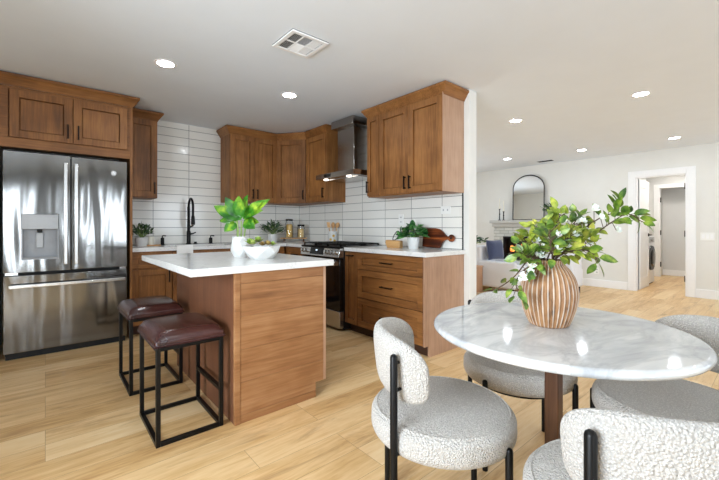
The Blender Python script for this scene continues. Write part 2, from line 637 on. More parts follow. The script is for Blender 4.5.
    def build(s, name, mat, parent=None, bevel=0.0, bseg=2, angle=35, sub=0):
        me = bpy.data.meshes.new(name)
        off = Vector((0, 0, 0))
        p = parent
        while p is not None:
            off += Vector(p.location)
            p = p.parent
        me.from_pydata([tuple(Vector(q) - off) for q in s.v], [], s.f)
        me.validate()
        me.update()
        for pl in me.polygons:
            pl.use_smooth = True
        try:
            me.set_sharp_from_angle(angle=math.radians(angle))
        except Exception:
            pass
        me.materials.append(M[mat] if isinstance(mat, str) else mat)
        o = bpy.data.objects.new(name, me)
        COL.objects.link(o)
        if parent is not None:
            o.parent = parent
        if bevel:
            b = o.modifiers.new('bevel', 'BEVEL')
            b.width, b.segments, b.limit_method, b.angle_limit = bevel, bseg, 'ANGLE', math.radians(40)
            b.harden_normals = False
        if sub:
            d = o.modifiers.new('sub', 'SUBSURF')
            d.levels = d.render_levels = sub
        return o


def tag(o, label=None, cat=None, group=None, kind=None):
    if label:
        o['label'] = label
    if cat:
        o['category'] = cat
    if group:
        o['group'] = group
    if kind:
        o['kind'] = kind
    return o


def thing(name, loc, label, cat, group=None, rz=0.0):
    o = bpy.data.objects.new(name, None)
    o.empty_display_size = 0.1
    COL.objects.link(o)
    o.location = loc
    o.rotation_euler = (0, 0, rz)
    return tag(o, label, cat, group)


def solo(mb, name, mat, label, cat, group=None, **kw):
    """A thing that is one mesh: its origin goes to its base."""
    xs, ys, zs = zip(*mb.v)
    c = Vector(((min(xs) + max(xs)) / 2, (min(ys) + max(ys)) / 2, min(zs)))
    mb.v = [tuple(Vector(q) - c) for q in mb.v]
    o = mb.build(name, mat, None, **kw)
    o.location = c
    return tag(o, label, cat, group)


def struct(mb, name, mat, **kw):
    return tag(mb.build(name, mat, None, **kw), kind='structure')


def copy_tree(o, parent=None):
    c = o.copy()
    COL.objects.link(c)
    if parent is not None:
        c.parent = parent
    for ch in list(o.children):
        copy_tree(ch, c)
    return c


# ------------------------------------------------------------------ the room
H = 2.44
XB, XB2, YB = 3.055, 3.183, 1.975      # range wall: two faces and its open end
YA = 5.02                              # sink wall
XL = 7.93                              # far living-room wall
XW, YW, YF = -1.95, -2.95, 6.65        # walls outside the frame
D0, D1, DH = 1.088, 1.775, 2.005       # hall opening

struct(MB().box(XW - .12, YW - .12, -.08, 11.2, YF + .12, 0), 'floor', 'floor')
struct(MB().box(XW - .12, YW - .12, H, 11.2, YF + .12, H + .1), 'ceiling', 'ceil')
struct(MB().box(XW, YA, 0, XB, YA + .12, H), 'wall_sink', 'wall')
struct(MB().box(XB, YB, 0, XB2, YF, H), 'wall_range', 'wall', bevel=.004)


def wall_with_holes(name, axis, pos, thick, a0, a1, holes, mat='wall'):
    """A wall slab with openings; holes = [(a0, a1, z0, z1)] along its length."""
    mb = MB()
    hs = sorted(holes)
    cur = a0

    def put(p, q, z0, z1):
        if q - p < 1e-4 or z1 - z0 < 1e-4:
            return
        if axis == 'x':
            mb.box(pos, p, z0, pos + thick, q, z1)
        else:
            mb.box(p, pos, z0, q, pos + thick, z1)
    for h in hs:
        put(cur, h[0], 0, H)
        put(h[0], h[1], 0, h[2])
        put(h[0], h[1], h[3], H)
        cur = h[1]
    put(cur, a1, 0, H)
    return struct(mb, name, mat)


wall_with_holes('wall_living', 'x', XL, .12, YW, YF, [(D0, D1, 0, DH)])
wall_with_holes('wall_dining', 'y', YW - .12, .12, XW, XL, [(-.72, -.32, .02, 2.1), (1.15, 1.45, .3, 2.1), (2.55, 4.05, .85, 2.05), (5.3, 7.3, .7, 2.1)], 'dining_wall')
wall_with_holes('wall_left', 'x', XW - .12, .12, YW, YA + .12, [(-.3, 1.5, .7, 2.1)])
wall_with_holes('wall_far', 'y', YF, .12, XB2, XL + .12, [(4.7, 6.5, .75, 2.15)])

# glazing outside the frame; the wider windows are unseen, added to let daylight in


def window(name, axis, pos, a0, a1, z0, z1, mull):
    fr = MB()
    t = .05

    def bx(p, q, b, c):
        if axis == 'x':
            fr.box(pos - .03, p, b, pos + .03, q, c)
        else:
            fr.box(p, pos - .03, b, q, pos + .03, c)
    bx(a0, a1, z0, z0 + t); bx(a0, a1, z1 - t, z1); bx(a0, a0 + t, z0 + t, z1 - t); bx(a1 - t, a1, z0 + t, z1 - t)
    for k in range(1, mull):
        m = a0 + (a1 - a0) * k / mull
        bx(m - .035, m + .035, z0 + t, z1 - t)
    o = struct(fr, name, 'white')
    g = MB()
    if axis == 'x':
        g.box(pos - .003, a0 + t, z0 + t, pos + .003, a1 - t, z1 - t)
    else:
        g.box(a0 + t, pos - .003, z0 + t, a1 - t, pos + .003, z1 - t)
    tag(g.build('pane', 'glass', o))
    return o


window('window_1', 'y', YW - .06, -.72, -.32, .02, 2.1, 1)
window('window_6', 'y', YW - .06, 1.15, 1.45, .3, 2.1, 1)
window('added_window_2', 'y', YW - .06, 2.55, 4.05, .85, 2.05, 2)
window('added_window_3', 'y', YW - .06, 5.3, 7.3, .7, 2.1, 3)
window('added_window_4', 'x', XW - .06, -.3, 1.5, .7, 2.1, 2)
window('added_window_5', 'y', YF + .06, 4.7, 6.5, .75, 2.15, 2)

# hall and laundry beyond the opening
struct(MB().box(XL + .12, 2.16, 0, 10.6, 2.26, H), 'wall_hall_left', 'hall_wall')
struct(MB().box(XL + .12, .78, 0, 10.6, .88, H), 'wall_hall_right', 'hall_wall')
wall_with_holes('wall_hall_back', 'x', 10.6, .1, .78, 2.26, [(1.05, 1.93, 0, 2.0)], 'hall_wall')
struct(MB().box(11.05, .5, 0, 11.15, 2.5, H), 'wall_closet', 'hall_wall')
struct(MB().box(10.7, 1.95, 0, 11.05, 2.05, H), 'wall_closet_left', 'hall_wall')
struct(MB().box(10.7, .95, 0, 11.05, 1.04, H), 'wall_closet_right', 'hall_wall')

# baseboards
struct(MB().box(XL - .016, D1 + .105, 0, XL, 3.09, .14), 'baseboard_living', 'white', bevel=.003)
struct(MB().box(XL - .016, YW, 0, XL, D0 - .113, .14), 'baseboard_living_right', 'white', bevel=.003)
struct(MB().box(XL - .016, 4.56, 0, XL, YF, .14), 'baseboard_living_left', 'white', bevel=.003)
struct(MB().box(11.034, 1.05, 0, 11.05, 1.94, .13), 'baseboard_closet', 'white', bevel=.003)
struct(MB().box(XB2, YB, 0, XB2 + .014, YF, .14), 'baseboard_range', 'white', bevel=.003)
struct(MB().box(XL + .12, 2.145, 0, 10.6, 2.16, .13), 'baseboard_hall', 'white', bevel=.003)

# door casings
cs = MB()
for x in (XL - .02, XL + .12):
    cs.box(x, D0 - .112, 0, x + .02, D0, DH + .105)
    cs.box(x, D1, 0, x + .02, D1 + .102, DH + .105)
    cs.box(x, D0, DH, x + .02, D1, DH + .105)
struct(cs, 'trim_1', 'white', bevel=.004)
jb = MB().box(XL, D0, 0, XL + .12, D0 + .018, DH).box(XL, D1 - .018, 0, XL + .12, D1, DH).box(XL, D0 + .018, DH - .018, XL + .12, D1 - .018, DH)
jamb = struct(jb, 'trim_2', 'white')
for z in (.28, 1.02, 1.80):
    MB().box(XL + .03, D0 + .018, z - .05, XL + .075, D0 + .026, z + .05).tube([(XL + .03, D0 + .026, z - .05), (XL + .03, D0 + .026, z + .05)], .008, 8).build('hinge', 'black', jamb)
cs = MB().box(10.58, 1.93, 0, 10.6, 2.02, 2.09).box(10.58, .96, 0, 10.6, 1.05, 2.09).box(10.58, 1.05, 2.0, 10.6, 1.93, 2.09)
struct(cs, 'trim_3', 'white', bevel=.004)
jb = MB().box(10.6, 1.91, 0, 10.7, 1.93, 2.0).box(10.6, 1.05, 0, 10.7, 1.07, 2.0)
jamb2 = struct(jb, 'trim_4', 'white')
for z in (.28, 1.0, 1.74):
    MB().box(10.603, 1.895, z - .055, 10.645, 1.91, z + .055).build('hinge', 'black', jamb2)

# the open hall door, hinged on the left jamb
dr = MB()
dx0, dx1, dy0, dy1 = XL + .13, XL + .79, 1.735, 1.77
dr.box(dx0, dy0 + .008, .01, dx1, dy1 - .008, 1.98)
for (a, b, c, d) in ((dx0, dx0 + .11, .01, 1.98), (dx1 - .11, dx1, .01, 1.98), (dx0 + .11, dx1 - .11, .01, .22), (dx0 + .11, dx1 - .11, .9, 1.06), (dx0 + .11, dx1 - .11, 1.84, 1.98)):
    dr.box(a, dy0, c, b, dy1, d)
door = struct(dr, 'door_1', 'white', bevel=.004)
MB().cyl((0, 0, 0), .03, .012).v
hd = MB()
hd.tube([(dx1 - .06, dy0, .98), (dx1 - .06, dy0 - .012, .98)], .03, 16)
hd.tube([(dx1 - .06, dy0 - .01, .98), (dx1 - .06, dy0 - .05, .98)], .01, 10)
hd.tube([(dx1 - .055, dy0 - .05, .98), (dx1 - .18, dy0 - .05, .98)], .01, 10)
hd.build('door_handle', 'black', door)

# tile surfaces
TT = .009
struct(MB().box(.672, YA - TT, .9, XB, YA, H), 'trim_5', 'tile_x')
struct(MB().box(XB - TT, 2.044, .9, XB, YA - TT, 1.80).box(XB - TT, 3.02, 1.80, XB, 3.90, H), 'trim_6', 'tile_y')
struct(MB().box(XB - .012, 2.036, .9145, XB, 2.044, 1.47), 'trim_7', 'black')


# ------------------------------------------------------------------ cabinet helpers
def shaker(mb, o, u, n, w, h, fw=.062, t=.022, rec=.014):
    """Shaker door or drawer front: o lower corner on the carcass face, u along its width, n outwards."""
    o, u, n = Vector(o), Vector(u).normalized(), Vector(n).normalized()
    z = Vector((0, 0, 1))
    f2 = min(fw, h * .27)
    g = .006                                     # open groove between frame and panel
    mb.obox(o + u * (fw + g) + z * (f2 + g), u * (w - 2 * fw - 2 * g), z * (h - 2 * f2 - 2 * g), n * (t - rec))
    mb.obox(o, u * fw, z * h, n * t)
    mb.obox(o + u * (w - fw), u * fw, z * h, n * t)
    mb.obox(o + u * fw, u * (w - 2 * fw), z * f2, n * t)
    mb.obox(o + u * fw + z * (h - f2), u * (w - 2 * fw), z * f2, n * t)
    return mb


def pull(c, along, n, L=.13, mat='bronze', parent=None, name='handle'):
    """Square bar pull on two short posts, centred at c on the door face."""
    c, a, n = Vector(c), Vector(along).normalized(), Vector(n).normalized()
    s = a.cross(n).normalized()
    mb = MB()
    for e in (-1, 1):
        mb.obox(c + a * (e * (L / 2 - .012)) - a * .005 - s * .005, a * .01, s * .01, n * .03)
    mb.obox(c - a * (L / 2) - s * .006 + n * .024, a * L, s * .012, n * .011)
    return mb.build(name, mat, parent, bevel=.002)


def front(parent, name, mat, o, u, n, w, h, hc=None, hal=None, hl=.13, **kw):
    """A door or drawer part with its pull as a sub-part; hc = (across, up) from the lower corner."""
    d = shaker(MB(), o, u, n, w, h, **kw).build(name, mat, parent, bevel=.0015)
    if hc:
        u_, n_ = Vector(u).normalized(), Vector(n).normalized()
        c = Vector(o) + u_ * hc[0] + Vector((0, 0, hc[1])) + n_ * .02
        pull(c, (0, 0, 1) if hal == 'z' else u_, n_, hl, parent=d)
    return d


CROWN = [(0, 0), (.006, 0), (.010, .012), (.016, .020), (.030, .040), (.046, .066), (.056, .074), (.056, .094), (0, .094)]


def crown(path, i0, i1, z, parent, prof=CROWN):
    """Moulding swept along a plan path with mitred corners; outward is to the right of the path."""
    P = [Vector(p).to_2d() if len(p) == 2 else Vector(p[:2]) for p in path]
    nrm = []
    for a, b in zip(P[:-1], P[1:]):
        d = (b - a).normalized()
        nrm.append(Vector((d.y, -d.x)))
    mit = []
    for i in range(len(P)):
        a = nrm[max(i - 1, 0)]
        b = nrm[min(i, len(nrm) - 1)]
        m = (a + b)
        mit.append(m / max(.2, (1 + a.dot(b))))
    mb = MB()
    n = len(prof)
    vs_, fs_ = [], []
    for i in range(i0, i1 + 1):
        vs_ += [(P[i].x + mit[i].x * o, P[i].y + mit[i].y * o, z + h) for o, h in prof]
    m = i1 - i0
    for i in range(m):
        for k in range(n):
            k2 = (k + 1) % n
            fs_.append((i * n + k, (i + 1) * n + k, (i + 1) * n + k2, i * n + k2))
    fs_.append(tuple(range(n)))
    fs_.append(tuple(m * n + k for k in range(n))[::-1])
    mb.add(vs_, fs_)
    return mb.build('crown_moulding', 'wood_x', parent, angle=25)


XU, YU = Vector((1, 0, 0)), Vector((0, 1, 0))
ZC = 2.335                            # bottom of the crown mouldings

# ------------------------------------------------------------------ refrigerator and its surround
FX0, FX1, FY = -.268, .616, 4.262
sur = thing('fridge_surround', (.17, 4.66, 0), 'tall brown wood cabinet built around the steel refrigerator with two doors above it', 'cabinet')
MB().box(.645, 4.30, 0, .668, YA - .01, ZC).build('side_panel', 'wood_z', sur, bevel=.001)
MB().box(-.345, 4.30, 0, -.322, YA - .01, ZC).build('side_panel', 'wood_z', sur, bevel=.001)
MB().box(-.322, 4.335, 1.90, .645, YA - .01, ZC).build('cabinet_box', 'wood_x', sur)
ff = MB().box(-.322, 4.302, 1.815, .645, 4.335, 1.90).box(-.322, 4.302, 2.31, .645, 4.335, ZC).box(-.322, 4.302, 1.90, -.238, 4.335, 2.31).box(.614, 4.302, 1.90, .645, 4.335, 2.31)
ff.build('face_frame', 'wood_x', sur, bevel=.0015)
N_ = (0, -1, 0)
front(sur, 'door', 'wood_z', (-.230, 4.302, 1.90), XU, N_, .422, .405, (.422 - .035, .10), 'z')
front(sur, 'door', 'wood_z', (.198, 4.302, 1.90), XU, N_, .422, .405, (.035, .10), 'z')
crown([(-.345, 4.30), (.668, 4.30), (.668, 4.69)], 0, 2, ZC, sur)

fr = thing('refrigerator', ((FX0 + FX1) / 2, 4.6, 0), 'stainless steel french-door refrigerator with a water dispenser and bottom freezer drawer', 'refrigerator')
MB().box(FX0 + .005, FY + .075, .03, FX1 - .005, YA - .03, 1.765).build('case', 'rubber', fr)
MB().box(FX0 + .01, FY + .05, 0, FX1 - .01, FY + .10, .055).build('kick_plate', 'rubber', fr)
fm = .1735
ld = MB()
dxa, dxb, dza, dzb = -.156, .092, .862, 1.246         # dispenser opening
ld.box(FX0, FY, .745, dxa, FY + .07, 1.775).box(dxb, FY, .745, fm, FY + .07, 1.775)
ld.box(dxa, FY, .745, dxb, FY + .07, dza).box(dxa, FY, dzb, dxb, FY + .07, 1.775)
ldo = ld.build('left_door', 'steel', fr)
MB().box(fm + .007, FY, .745, FX1, FY + .07, 1.775).build('right_door', 'steel', fr, bevel=.004)
fz = MB().box(FX0, FY, .062, FX1, FY + .07, .718).build('freezer_drawer', 'steel', fr, bevel=.004)
rd = [c for c in fr.children if c.name.startswith('right_door')][0]


def bar_handle(p0, p1, n, parent, r=.0):
    p0, p1, n = Vector(p0), Vector(p1), Vector(n)
    a = (p1 - p0).normalized()
    s = a.cross(n)
    mb = MB()
    for e in (p0 + a * .03, p1 - a * .06):
        mb.obox(e - s * .009, a * .03, s * .018, n * .045)
    mb.obox(p0 - s * .015 + n * .04, (p1 - p0), s * .030, n * .02)
    return mb.build('handle', 'steel_plain', parent, bevel=.005, bseg=3)


bar_handle((fm - .034, FY, .80), (fm - .034, FY, 1.71), N_, ldo)
bar_handle((fm + .041, FY, .80), (fm + .041, FY, 1.71), N_, rd)
bar_handle((FX0 + .035, FY, .63), (FX1 - .02, FY, .63), N_, fz)
dp = thing('tmp', (0, 0, 0), None, None)
bpy.data.objects.remove(dp)
disp = MB().box(dxa + .002, FY - .003, 1.115, dxb - .002, FY + .05, dzb - .002).build('dispenser_panel', 'grey_plastic', ldo, bevel=.003)
for i, (ax, az) in enumerate([(.03, .10), (.03, .065), (.05, .03), (.10, .03), (.145, .03), (.19, .03), (.205, .065), (.205, .10)]):
    MB().box(dxa + ax, FY - .0045, 1.115 + az, dxa + ax + .016, FY - .003, 1.115 + az + .006).build('touch_symbol', 'socket_slot', disp)
rc = MB().box(dxa, FY + .062, dza, dxb, FY + .07, 1.115).box(dxa, FY + .002, dza, dxa + .01, FY + .062, 1.115).box(dxb - .01, FY + .002, dza, dxb, FY + .062, 1.115)
rc.box(dxa, FY - .004, dza - .012, dxb, FY + .062, dza + .006)
rc.build('dispenser_recess', 'dark_grey', ldo)
MB().box(-.062, FY + .045, .95, -.012, FY + .058, 1.085).build('paddle', 'grey_plastic', ldo, bevel=.004)
MB().box(-.055, FY + .015, 1.085, -.02, FY + .06, 1.113).build('spout', 'rubber', ldo, bevel=.003)
lg = MB().tube([(.505, FY, 1.655), (.505, FY - .003, 1.655)], .021, 28)
lgo = lg.build('badge', 'steel_plain', rd)
lt = MB()
# the round badge's looped letters, drawn as thin raised strokes
for cx, a0, a1 in ((-.006, .3, 5.6), (.007, .5, 5.9)):
    lt.tube([(.505 + cx + .0055 * math.cos(a0 + (a1 - a0) * k / 14), FY - .004, 1.655 + .008 * math.sin(a0 + (a1 - a0) * k / 14)) for k in range(15)], .0011, 6)
lt.tube([(.505 + .0185 * math.cos(2 * PI * k / 28), FY - .0035, 1.655 + .0185 * math.sin(2 * PI * k / 28)) for k in range(29)], .001, 6)
lt.build('badge_lettering', 'socket_slot', rd)
MB().box(FX0 + .01, FY + .03, .72, FX0 + .09, FY + .07, .742).build('hinge', 'steel_plain', fr)
MB().box(FX1 - .06, FY + .03, .72, FX1 - .01, FY + .07, .742).build('hinge', 'steel_plain', fr)

# ------------------------------------------------------------------ wall cabinets on the sink wall
YUP = 4.69                            # carcass front; doors stand 2 cm proud
ZB = 1.46
wc = thing('wall_cabinet', (.82, 4.85, ZB), 'narrow single-door brown wall cabinet right beside the refrigerator surround', 'cabinet', 'brown wall cabinets')
MB().box(.67, YUP, ZB, .972, YA - TT, ZC + .02).build('cabinet_box', 'wood_z', wc, bevel=.0015)
front(wc, 'door', 'wood_z', (.674, YUP, ZB + .012), XU, N_, .294, .86, (.294 - .03, .10), 'z')
crown([(.67, YUP), (.972, YUP), (.972, YA - TT)], 0, 2, ZC, wc)

P0, P1, P2, P3 = (1.805, YUP), (2.475, YUP), (2.74, 4.32), (2.74, 3.85)
PATH = [(1.805, YA - TT), P0, P1, P2, P3, (XB - TT, 3.85)]
wc = thing('wall_cabinet', (2.14, 4.85, ZB), 'double-door brown wall cabinet above the potted plant, left of the corner', 'cabinet', 'brown wall cabinets')
MB().box(1.805, YUP, ZB, 2.475, YA - TT, ZC + .02).build('cabinet_box', 'wood_z', wc, bevel=.0015)
front(wc, 'door', 'wood_z', (1.809, YUP, ZB + .012), XU, N_, .329, .86, (.329 - .03, .10), 'z')
front(wc, 'door', 'wood_z', (2.142, YUP, ZB + .012), XU, N_, .329, .86, (.03, .10), 'z')
crown(PATH, 0, 2, ZC, wc)

wc = thing('wall_cabinet', (2.8, 4.7, ZB), 'diagonal brown corner wall cabinet with one door, above the glass jars', 'cabinet', 'brown wall cabinets')
MB().prism([P1, P2, (XB - TT, 4.32), (XB - TT, YA - TT), (2.475, YA - TT)], ZB, ZC + .02).build('cabinet_box', 'wood_z', wc, bevel=.0015)
ud = (Vector(P2) - Vector(P1))
ul = ud.length
ud = Vector((ud.x / ul, ud.y / ul, 0))
nd = Vector((ud.y, -ud.x, 0))
o_ = Vector((P1[0], P1[1], ZB + .012)) + ud * .012
front(wc, 'door', 'wood_z', o_, ud, nd, ul - .024, .86, (ul - .024 - .03, .10), 'z')
crown(PATH, 2, 3, ZC, wc)

wc = thing('wall_cabinet', (2.9, 4.08, ZB), 'single-door brown wall cabinet immediately left of the range hood', 'cabinet', 'brown wall cabinets')
MB().box(2.74, 3.85, ZB, XB - TT, 4.32, ZC + .02).build('cabinet_box', 'wood_z', wc, bevel=.0015)
front(wc, 'door', 'wood_z', (2.74, 4.31, ZB + .012), -YU, (-1, 0, 0), .452, .86, (.452 - .03, .10), 'z')
crown(PATH, 3, 5, ZC, wc)

# right of the hood
PB = [(XB - TT, 3.055), (2.74, 3.055), (2.74, 2.862), (2.74, 2.03), (XB, 2.03)]
wc = thing('wall_cabinet', (2.9, 2.96, ZB), 'slim brown wall cabinet immediately right of the range hood', 'cabinet', 'brown wall cabinets')
MB().box(2.74, 2.862, ZB, XB - TT, 3.055, ZC + .02).build('cabinet_box', 'wood_z', wc, bevel=.0015)
front(wc, 'door', 'wood_z', (2.74, 3.051, ZB + .012), -YU, (-1, 0, 0), .185, .86, (.018, .10), 'z', fw=.045)
crown(PB, 0, 2, ZC, wc)
wc = thing('wall_cabinet', (2.9, 2.44, ZB), 'large double-door brown wall cabinet at the open end of the tiled wall', 'cabinet', 'brown wall cabinets')
MB().box(2.74, 2.035, ZB, XB - TT, 2.862, ZC + .02).build('cabinet_box', 'wood_z', wc, bevel=.0015)
MB().box(2.722, 2.03, ZB, XB - .002, 2.035, ZC + .02).build('end_panel', 'veneer', wc)
front(wc, 'door', 'wood_z', (2.74, 2.858, ZB + .012), -YU, (-1, 0, 0), .41, .86, (.41 - .03, .10), 'z')
front(wc, 'door', 'wood_z', (2.74, 2.444, ZB + .012), -YU, (-1, 0, 0), .41, .86, (.03, .10), 'z')
crown(PB, 2, 4, ZC, wc)

# ------------------------------------------------------------------ base cabinets on the sink wall
YBC = 4.42                            # carcass front
ZT, ZW = .874, .914                   # underside and top of the worktops


def base(name, c, label, body, toe, mat='wood_z'):
    b = thing(name, (c[0], c[1], 0), label, 'cabinet', 'brown base cabinets')
    MB().box(*body).build('cabinet_box', mat, b, bevel=.0015)
    MB().box(*toe).build('toe_kick', 'toe', b)
    return b


b = base('base_cabinet', (.86, 4.7), 'brown base cabinet with one drawer over one door, next to the refrigerator', (.670, YBC, .1, 1.06, YA - TT, ZT), (.670, YBC + .06, 0, 1.06, YBC + .08, .1))
front(b, 'drawer', 'wood_x', (.675, YBC, .70), XU, N_, .38, .155, (.19, .078), 'u')
front(b, 'door', 'wood_z', (.675, YBC, .11), XU, N_, .38, .575, (.35, .49), 'z')
b = base('base_cabinet', (1.46, 4.7), 'brown sink base cabinet with two doors under the black faucet', (1.062, YBC, .1, 1.86, YA - TT, .66), (1.062, YBC + .06, 0, 1.86, YBC + .08, .1))
MB().box(1.062, YBC, .66, 1.86, YBC + .018, ZT).box(1.062, YBC + .018, .66, 1.08, YA - TT, ZT).box(1.842, YBC + .018, .66, 1.86, YA - TT, ZT).build('apron_rail', 'wood_x', b)
front(b, 'door', 'wood_z', (1.067, YBC, .11), XU, N_, .392, .745, (.36, .64), 'z')
front(b, 'door', 'wood_z', (1.463, YBC, .11), XU, N_, .392, .745, (.03, .64), 'z')
b = base('base_cabinet', (2.16, 4.7), 'brown base cabinet with one drawer and one door, right of the sink behind the island', (1.862, YBC, .1, 2.44, YA - TT, ZT), (1.862, YBC + .06, 0, 2.44, YBC + .08, .1))
front(b, 'drawer', 'wood_x', (1.867, YBC, .70), XU, N_, .568, .155, (.284, .078), 'u')
front(b, 'door', 'wood_z', (1.867, YBC, .11), XU, N_, .568, .575, (.03, .49), 'z')

# range wall base cabinets (front face x = 2.49, doors 2 cm proud)
XF = 2.49
b = base('base_cabinet', (2.78, 4.4), 'brown corner base cabinet with a drawer over a door, left of the range', (XF, 3.918, .1, XB - TT, 4.995, ZT), (XF + .06, 3.918, 0, XF + .08, 4.995, .1))
front(b, 'drawer', 'wood_y', (XF, 4.395, .70), -YU, (-1, 0, 0), .472, .155, (.236, .078), 'u')
front(b, 'door', 'wood_z', (XF, 4.395, .11), -YU, (-1, 0, 0), .472, .575, (.03, .49), 'z')
b = base('base_cabinet', (2.78, 3.02), 'slim pull-out brown base cabinet just right of the range', (XF, 2.925, .1, XB - TT, 3.133, ZT), (XF + .06, 2.925, 0, XF + .08, 3.133, .1))
front(b, 'door', 'wood_z', (XF, 3.130, .105), -YU, (-1, 0, 0), .202, .762, (.101, .725), 'u', .11, fw=.05)
b = base('base_cabinet', (2.78, 2.48), 'wide three-drawer brown base cabinet below the cutting board', (XF, 2.048, .1, XB - .014, 2.923, ZT), (XF + .06, 2.048, 0, XF + .08, 2.923, .1))
for z, h in ((.700, .167), (.405, .288), (.105, .293)):
    front(b, 'drawer', 'wood_y', (XF, 2.920, z), -YU, (-1, 0, 0), .868, h, (.434, h * .52), 'u', .16)
MB().extr([(0, .1), (.062, .1), (.062, 0), (.583, 0), (.583, ZT), (0, ZT)], (XF - .02, 2.048, 0), XU, (0, 0, 1), (0, -.018, 0)).build('end_panel', 'veneer', b)

# worktops
wt = MB()
wt.box(.670, 4.39, ZT, 1.10, YA - TT, ZW).box(1.80, 4.39, ZT, XB - TT, YA - TT, ZW).box(1.10, 4.39, ZT, 1.80, 4.46, ZW).box(1.10, 4.86, ZT, 1.80, YA - TT, ZW)
wt.box(2.455, 3.918, ZT, XB - TT, 4.39, ZW)
solo(wt, 'worktop', 'quartz', 'white L-shaped stone worktop with the sink, along the back tiled wall', 'worktop')
solo(MB().prism([(2.455, 2.008), (XB - .001, 2.008), (XB - .001, 2.045), (XB - .010, 2.045), (XB - .010, 3.133), (2.455, 3.133)], ZT, ZW), 'worktop', 'quartz',
     'white stone worktop over the drawers, right of the range', 'worktop', bevel=.003)

sk = MB().box(1.09, 4.45, .67, 1.81, 4.87, .685).box(1.09, 4.45, .685, 1.10, 4.87, ZT).box(1.80, 4.45, .685, 1.81, 4.87, ZT).box(1.10, 4.45, .685, 1.80, 4.46, ZT).box(1.10, 4.86, .685, 1.80, 4.87, ZT)
solo(sk, 'sink', 'ceramic', 'white sink basin sunk into the worktop in front of the black faucet', 'sink')

# faucet
fx, fy = 1.372, 4.915
fa = thing('faucet', (fx, fy, ZW), 'tall black pull-down kitchen faucet with a coiled neck at the sink', 'faucet')
MB().lathe([(0, 0), (.032, 0), (.032, .012), (.024, .02), (.024, .16), (.018, .17), (.018, .30), (0, .30)], (fx, fy, ZW), 20).build('body', 'black', fa)
arc = [(fx, fy, ZW + .28), (fx, fy, ZW + .46)]
for k in range(1, 13):
    a = PI * k / 12
    arc.append((fx + .003 * (1 - math.cos(a)), fy - .08 * (1 - math.cos(a)), ZW + .46 + .11 * math.sin(a)))
arc.append((fx + .006, fy - .16, ZW + .36))
MB().tube(arc, .014, 10).build('spring_neck', 'black', fa)
coil = []
for k in range(90):
    t = k / 89
    coil.append((fx + .017 * math.cos(k * 1.05), fy + .017 * math.sin(k * 1.05), ZW + .29 + .18 * t))
MB().tube(coil, .004, 6).build('coil', 'black', fa)
MB().lathe([(0, 0), (.022, .0), (.024, .02), (.02, .10), (.014, .115), (0, .115)], (fx + .006, fy - .16, ZW + .245), 16).build('spray_head', 'black', fa)
MB().tube([(fx + .01, fy - .012, ZW + .215), (fx + .008, fy - .15, ZW + .235)], [.014, .010], 10).build('docking_arm', 'black', fa)
MB().tube([(fx + .02, fy, ZW + .13), (fx + .05, fy, ZW + .135), (fx + .085, fy - .005, ZW + .15)], [.014, .009, .007], 10).build('lever', 'black', fa)

for x, h_, r_, lab in ((1.075, .085, .020, 'black soap dispenser left of the faucet'), (1.645, .075, .022, 'black soap dispenser right of the faucet')):
    t = thing('soap_dispenser', (x, 4.92, ZW), lab, 'soap dispenser')
    MB().lathe([(0, 0), (r_ + .006, 0), (r_ + .006, .008), (r_, .012), (r_, h_), (r_ * .6, h_ + .006), (0, h_ + .006)], (x, 4.92, ZW), 16).build('bottle', 'black', t)
    MB().tube([(x, 4.92, ZW + h_ + .004), (x, 4.92, ZW + h_ + .028), (x + .008, 4.905, ZW + h_ + .03), (x + .03, 4.88, ZW + h_ + .026)], .007, 8).build('pump_spout', 'black', t)
solo(MB().lathe([(0, 0), (.026, 0), (.026, .008), (.017, .012), (.017, .03), (0, .032)], (1.455, 4.92, ZW), 16), 'air_switch', 'black', 'small black push button just right of the faucet base', 'button')

# towel over the front edge of the sink
tw = MB()
prof = [(4.47, .918), (4.44, .928), (4.40, .930), (4.382, .926), (4.376, .91), (4.376, .84), (4.376, .74), (4.384, .738)]
inner = [(4.384, .84), (4.384, .905), (4.392, .9165), (4.41, .9165), (4.44, .9155), (4.47, .9145)]
poly = [(y, z) for y, z in prof + inner]
tw.extr(poly, (1.10, 0, 0), YU, (0, 0, 1), (.17, 0, 0))
solo(tw, 'dish_towel', 'cloth', 'white dish towel hanging over the worktop edge in front of the faucet', 'towel', bevel=.003)


# ------------------------------------------------------------------ island
ix0, ix1, iy0, iy1 = .822, 1.455, 2.055, 3.27
isl = thing('island', ((ix0 + ix1) / 2, (iy0 + iy1) / 2, 0), 'kitchen island base in oak boards, standing between the two leather stools and the range', 'island')
MB().box(ix0 + .02, iy0 + .022, .1, ix1 - .02, iy1 - .02, ZT).box(ix0 + .02, iy0 + .022, 0, ix1 - .085, iy1 - .02, .1).build('carcass', 'toe', isl)
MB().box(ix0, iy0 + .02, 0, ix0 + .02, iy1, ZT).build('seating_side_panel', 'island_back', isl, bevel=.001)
MB().box(ix0 + .02, iy1 - .02, .1, ix1 - .02, iy1, ZT).build('far_end_panel', 'wood_z', isl)
MB().box(ix0 - .002, iy0 - .004, 0, ix0 + .030, iy0 + .02, ZT).build('corner_trim', 'island_end', isl, bevel=.002)
zz = [0.0, .048, .238, .428, .618, .808, ZT]
for a, c in zip(zz[:-1], zz[1:]):
    x1 = ix1 - .02
    e = MB()
    if a < .1:
        if c <= .1:
            e.box(ix0 + .03, iy0, a, ix1 - .082, iy0 + .02, c - .0015)
        else:
            e.box(ix0 + .03, iy0, a, ix1 - .082, iy0 + .02, .1).box(ix0 + .03, iy0, .1, x1, iy0 + .02, c - .0015)
    else:
        e.box(ix0 + .03, iy0, a, x1, iy0 + .02, c - .0015)
    e.build('end_board', 'island_end', isl, bevel=.001)
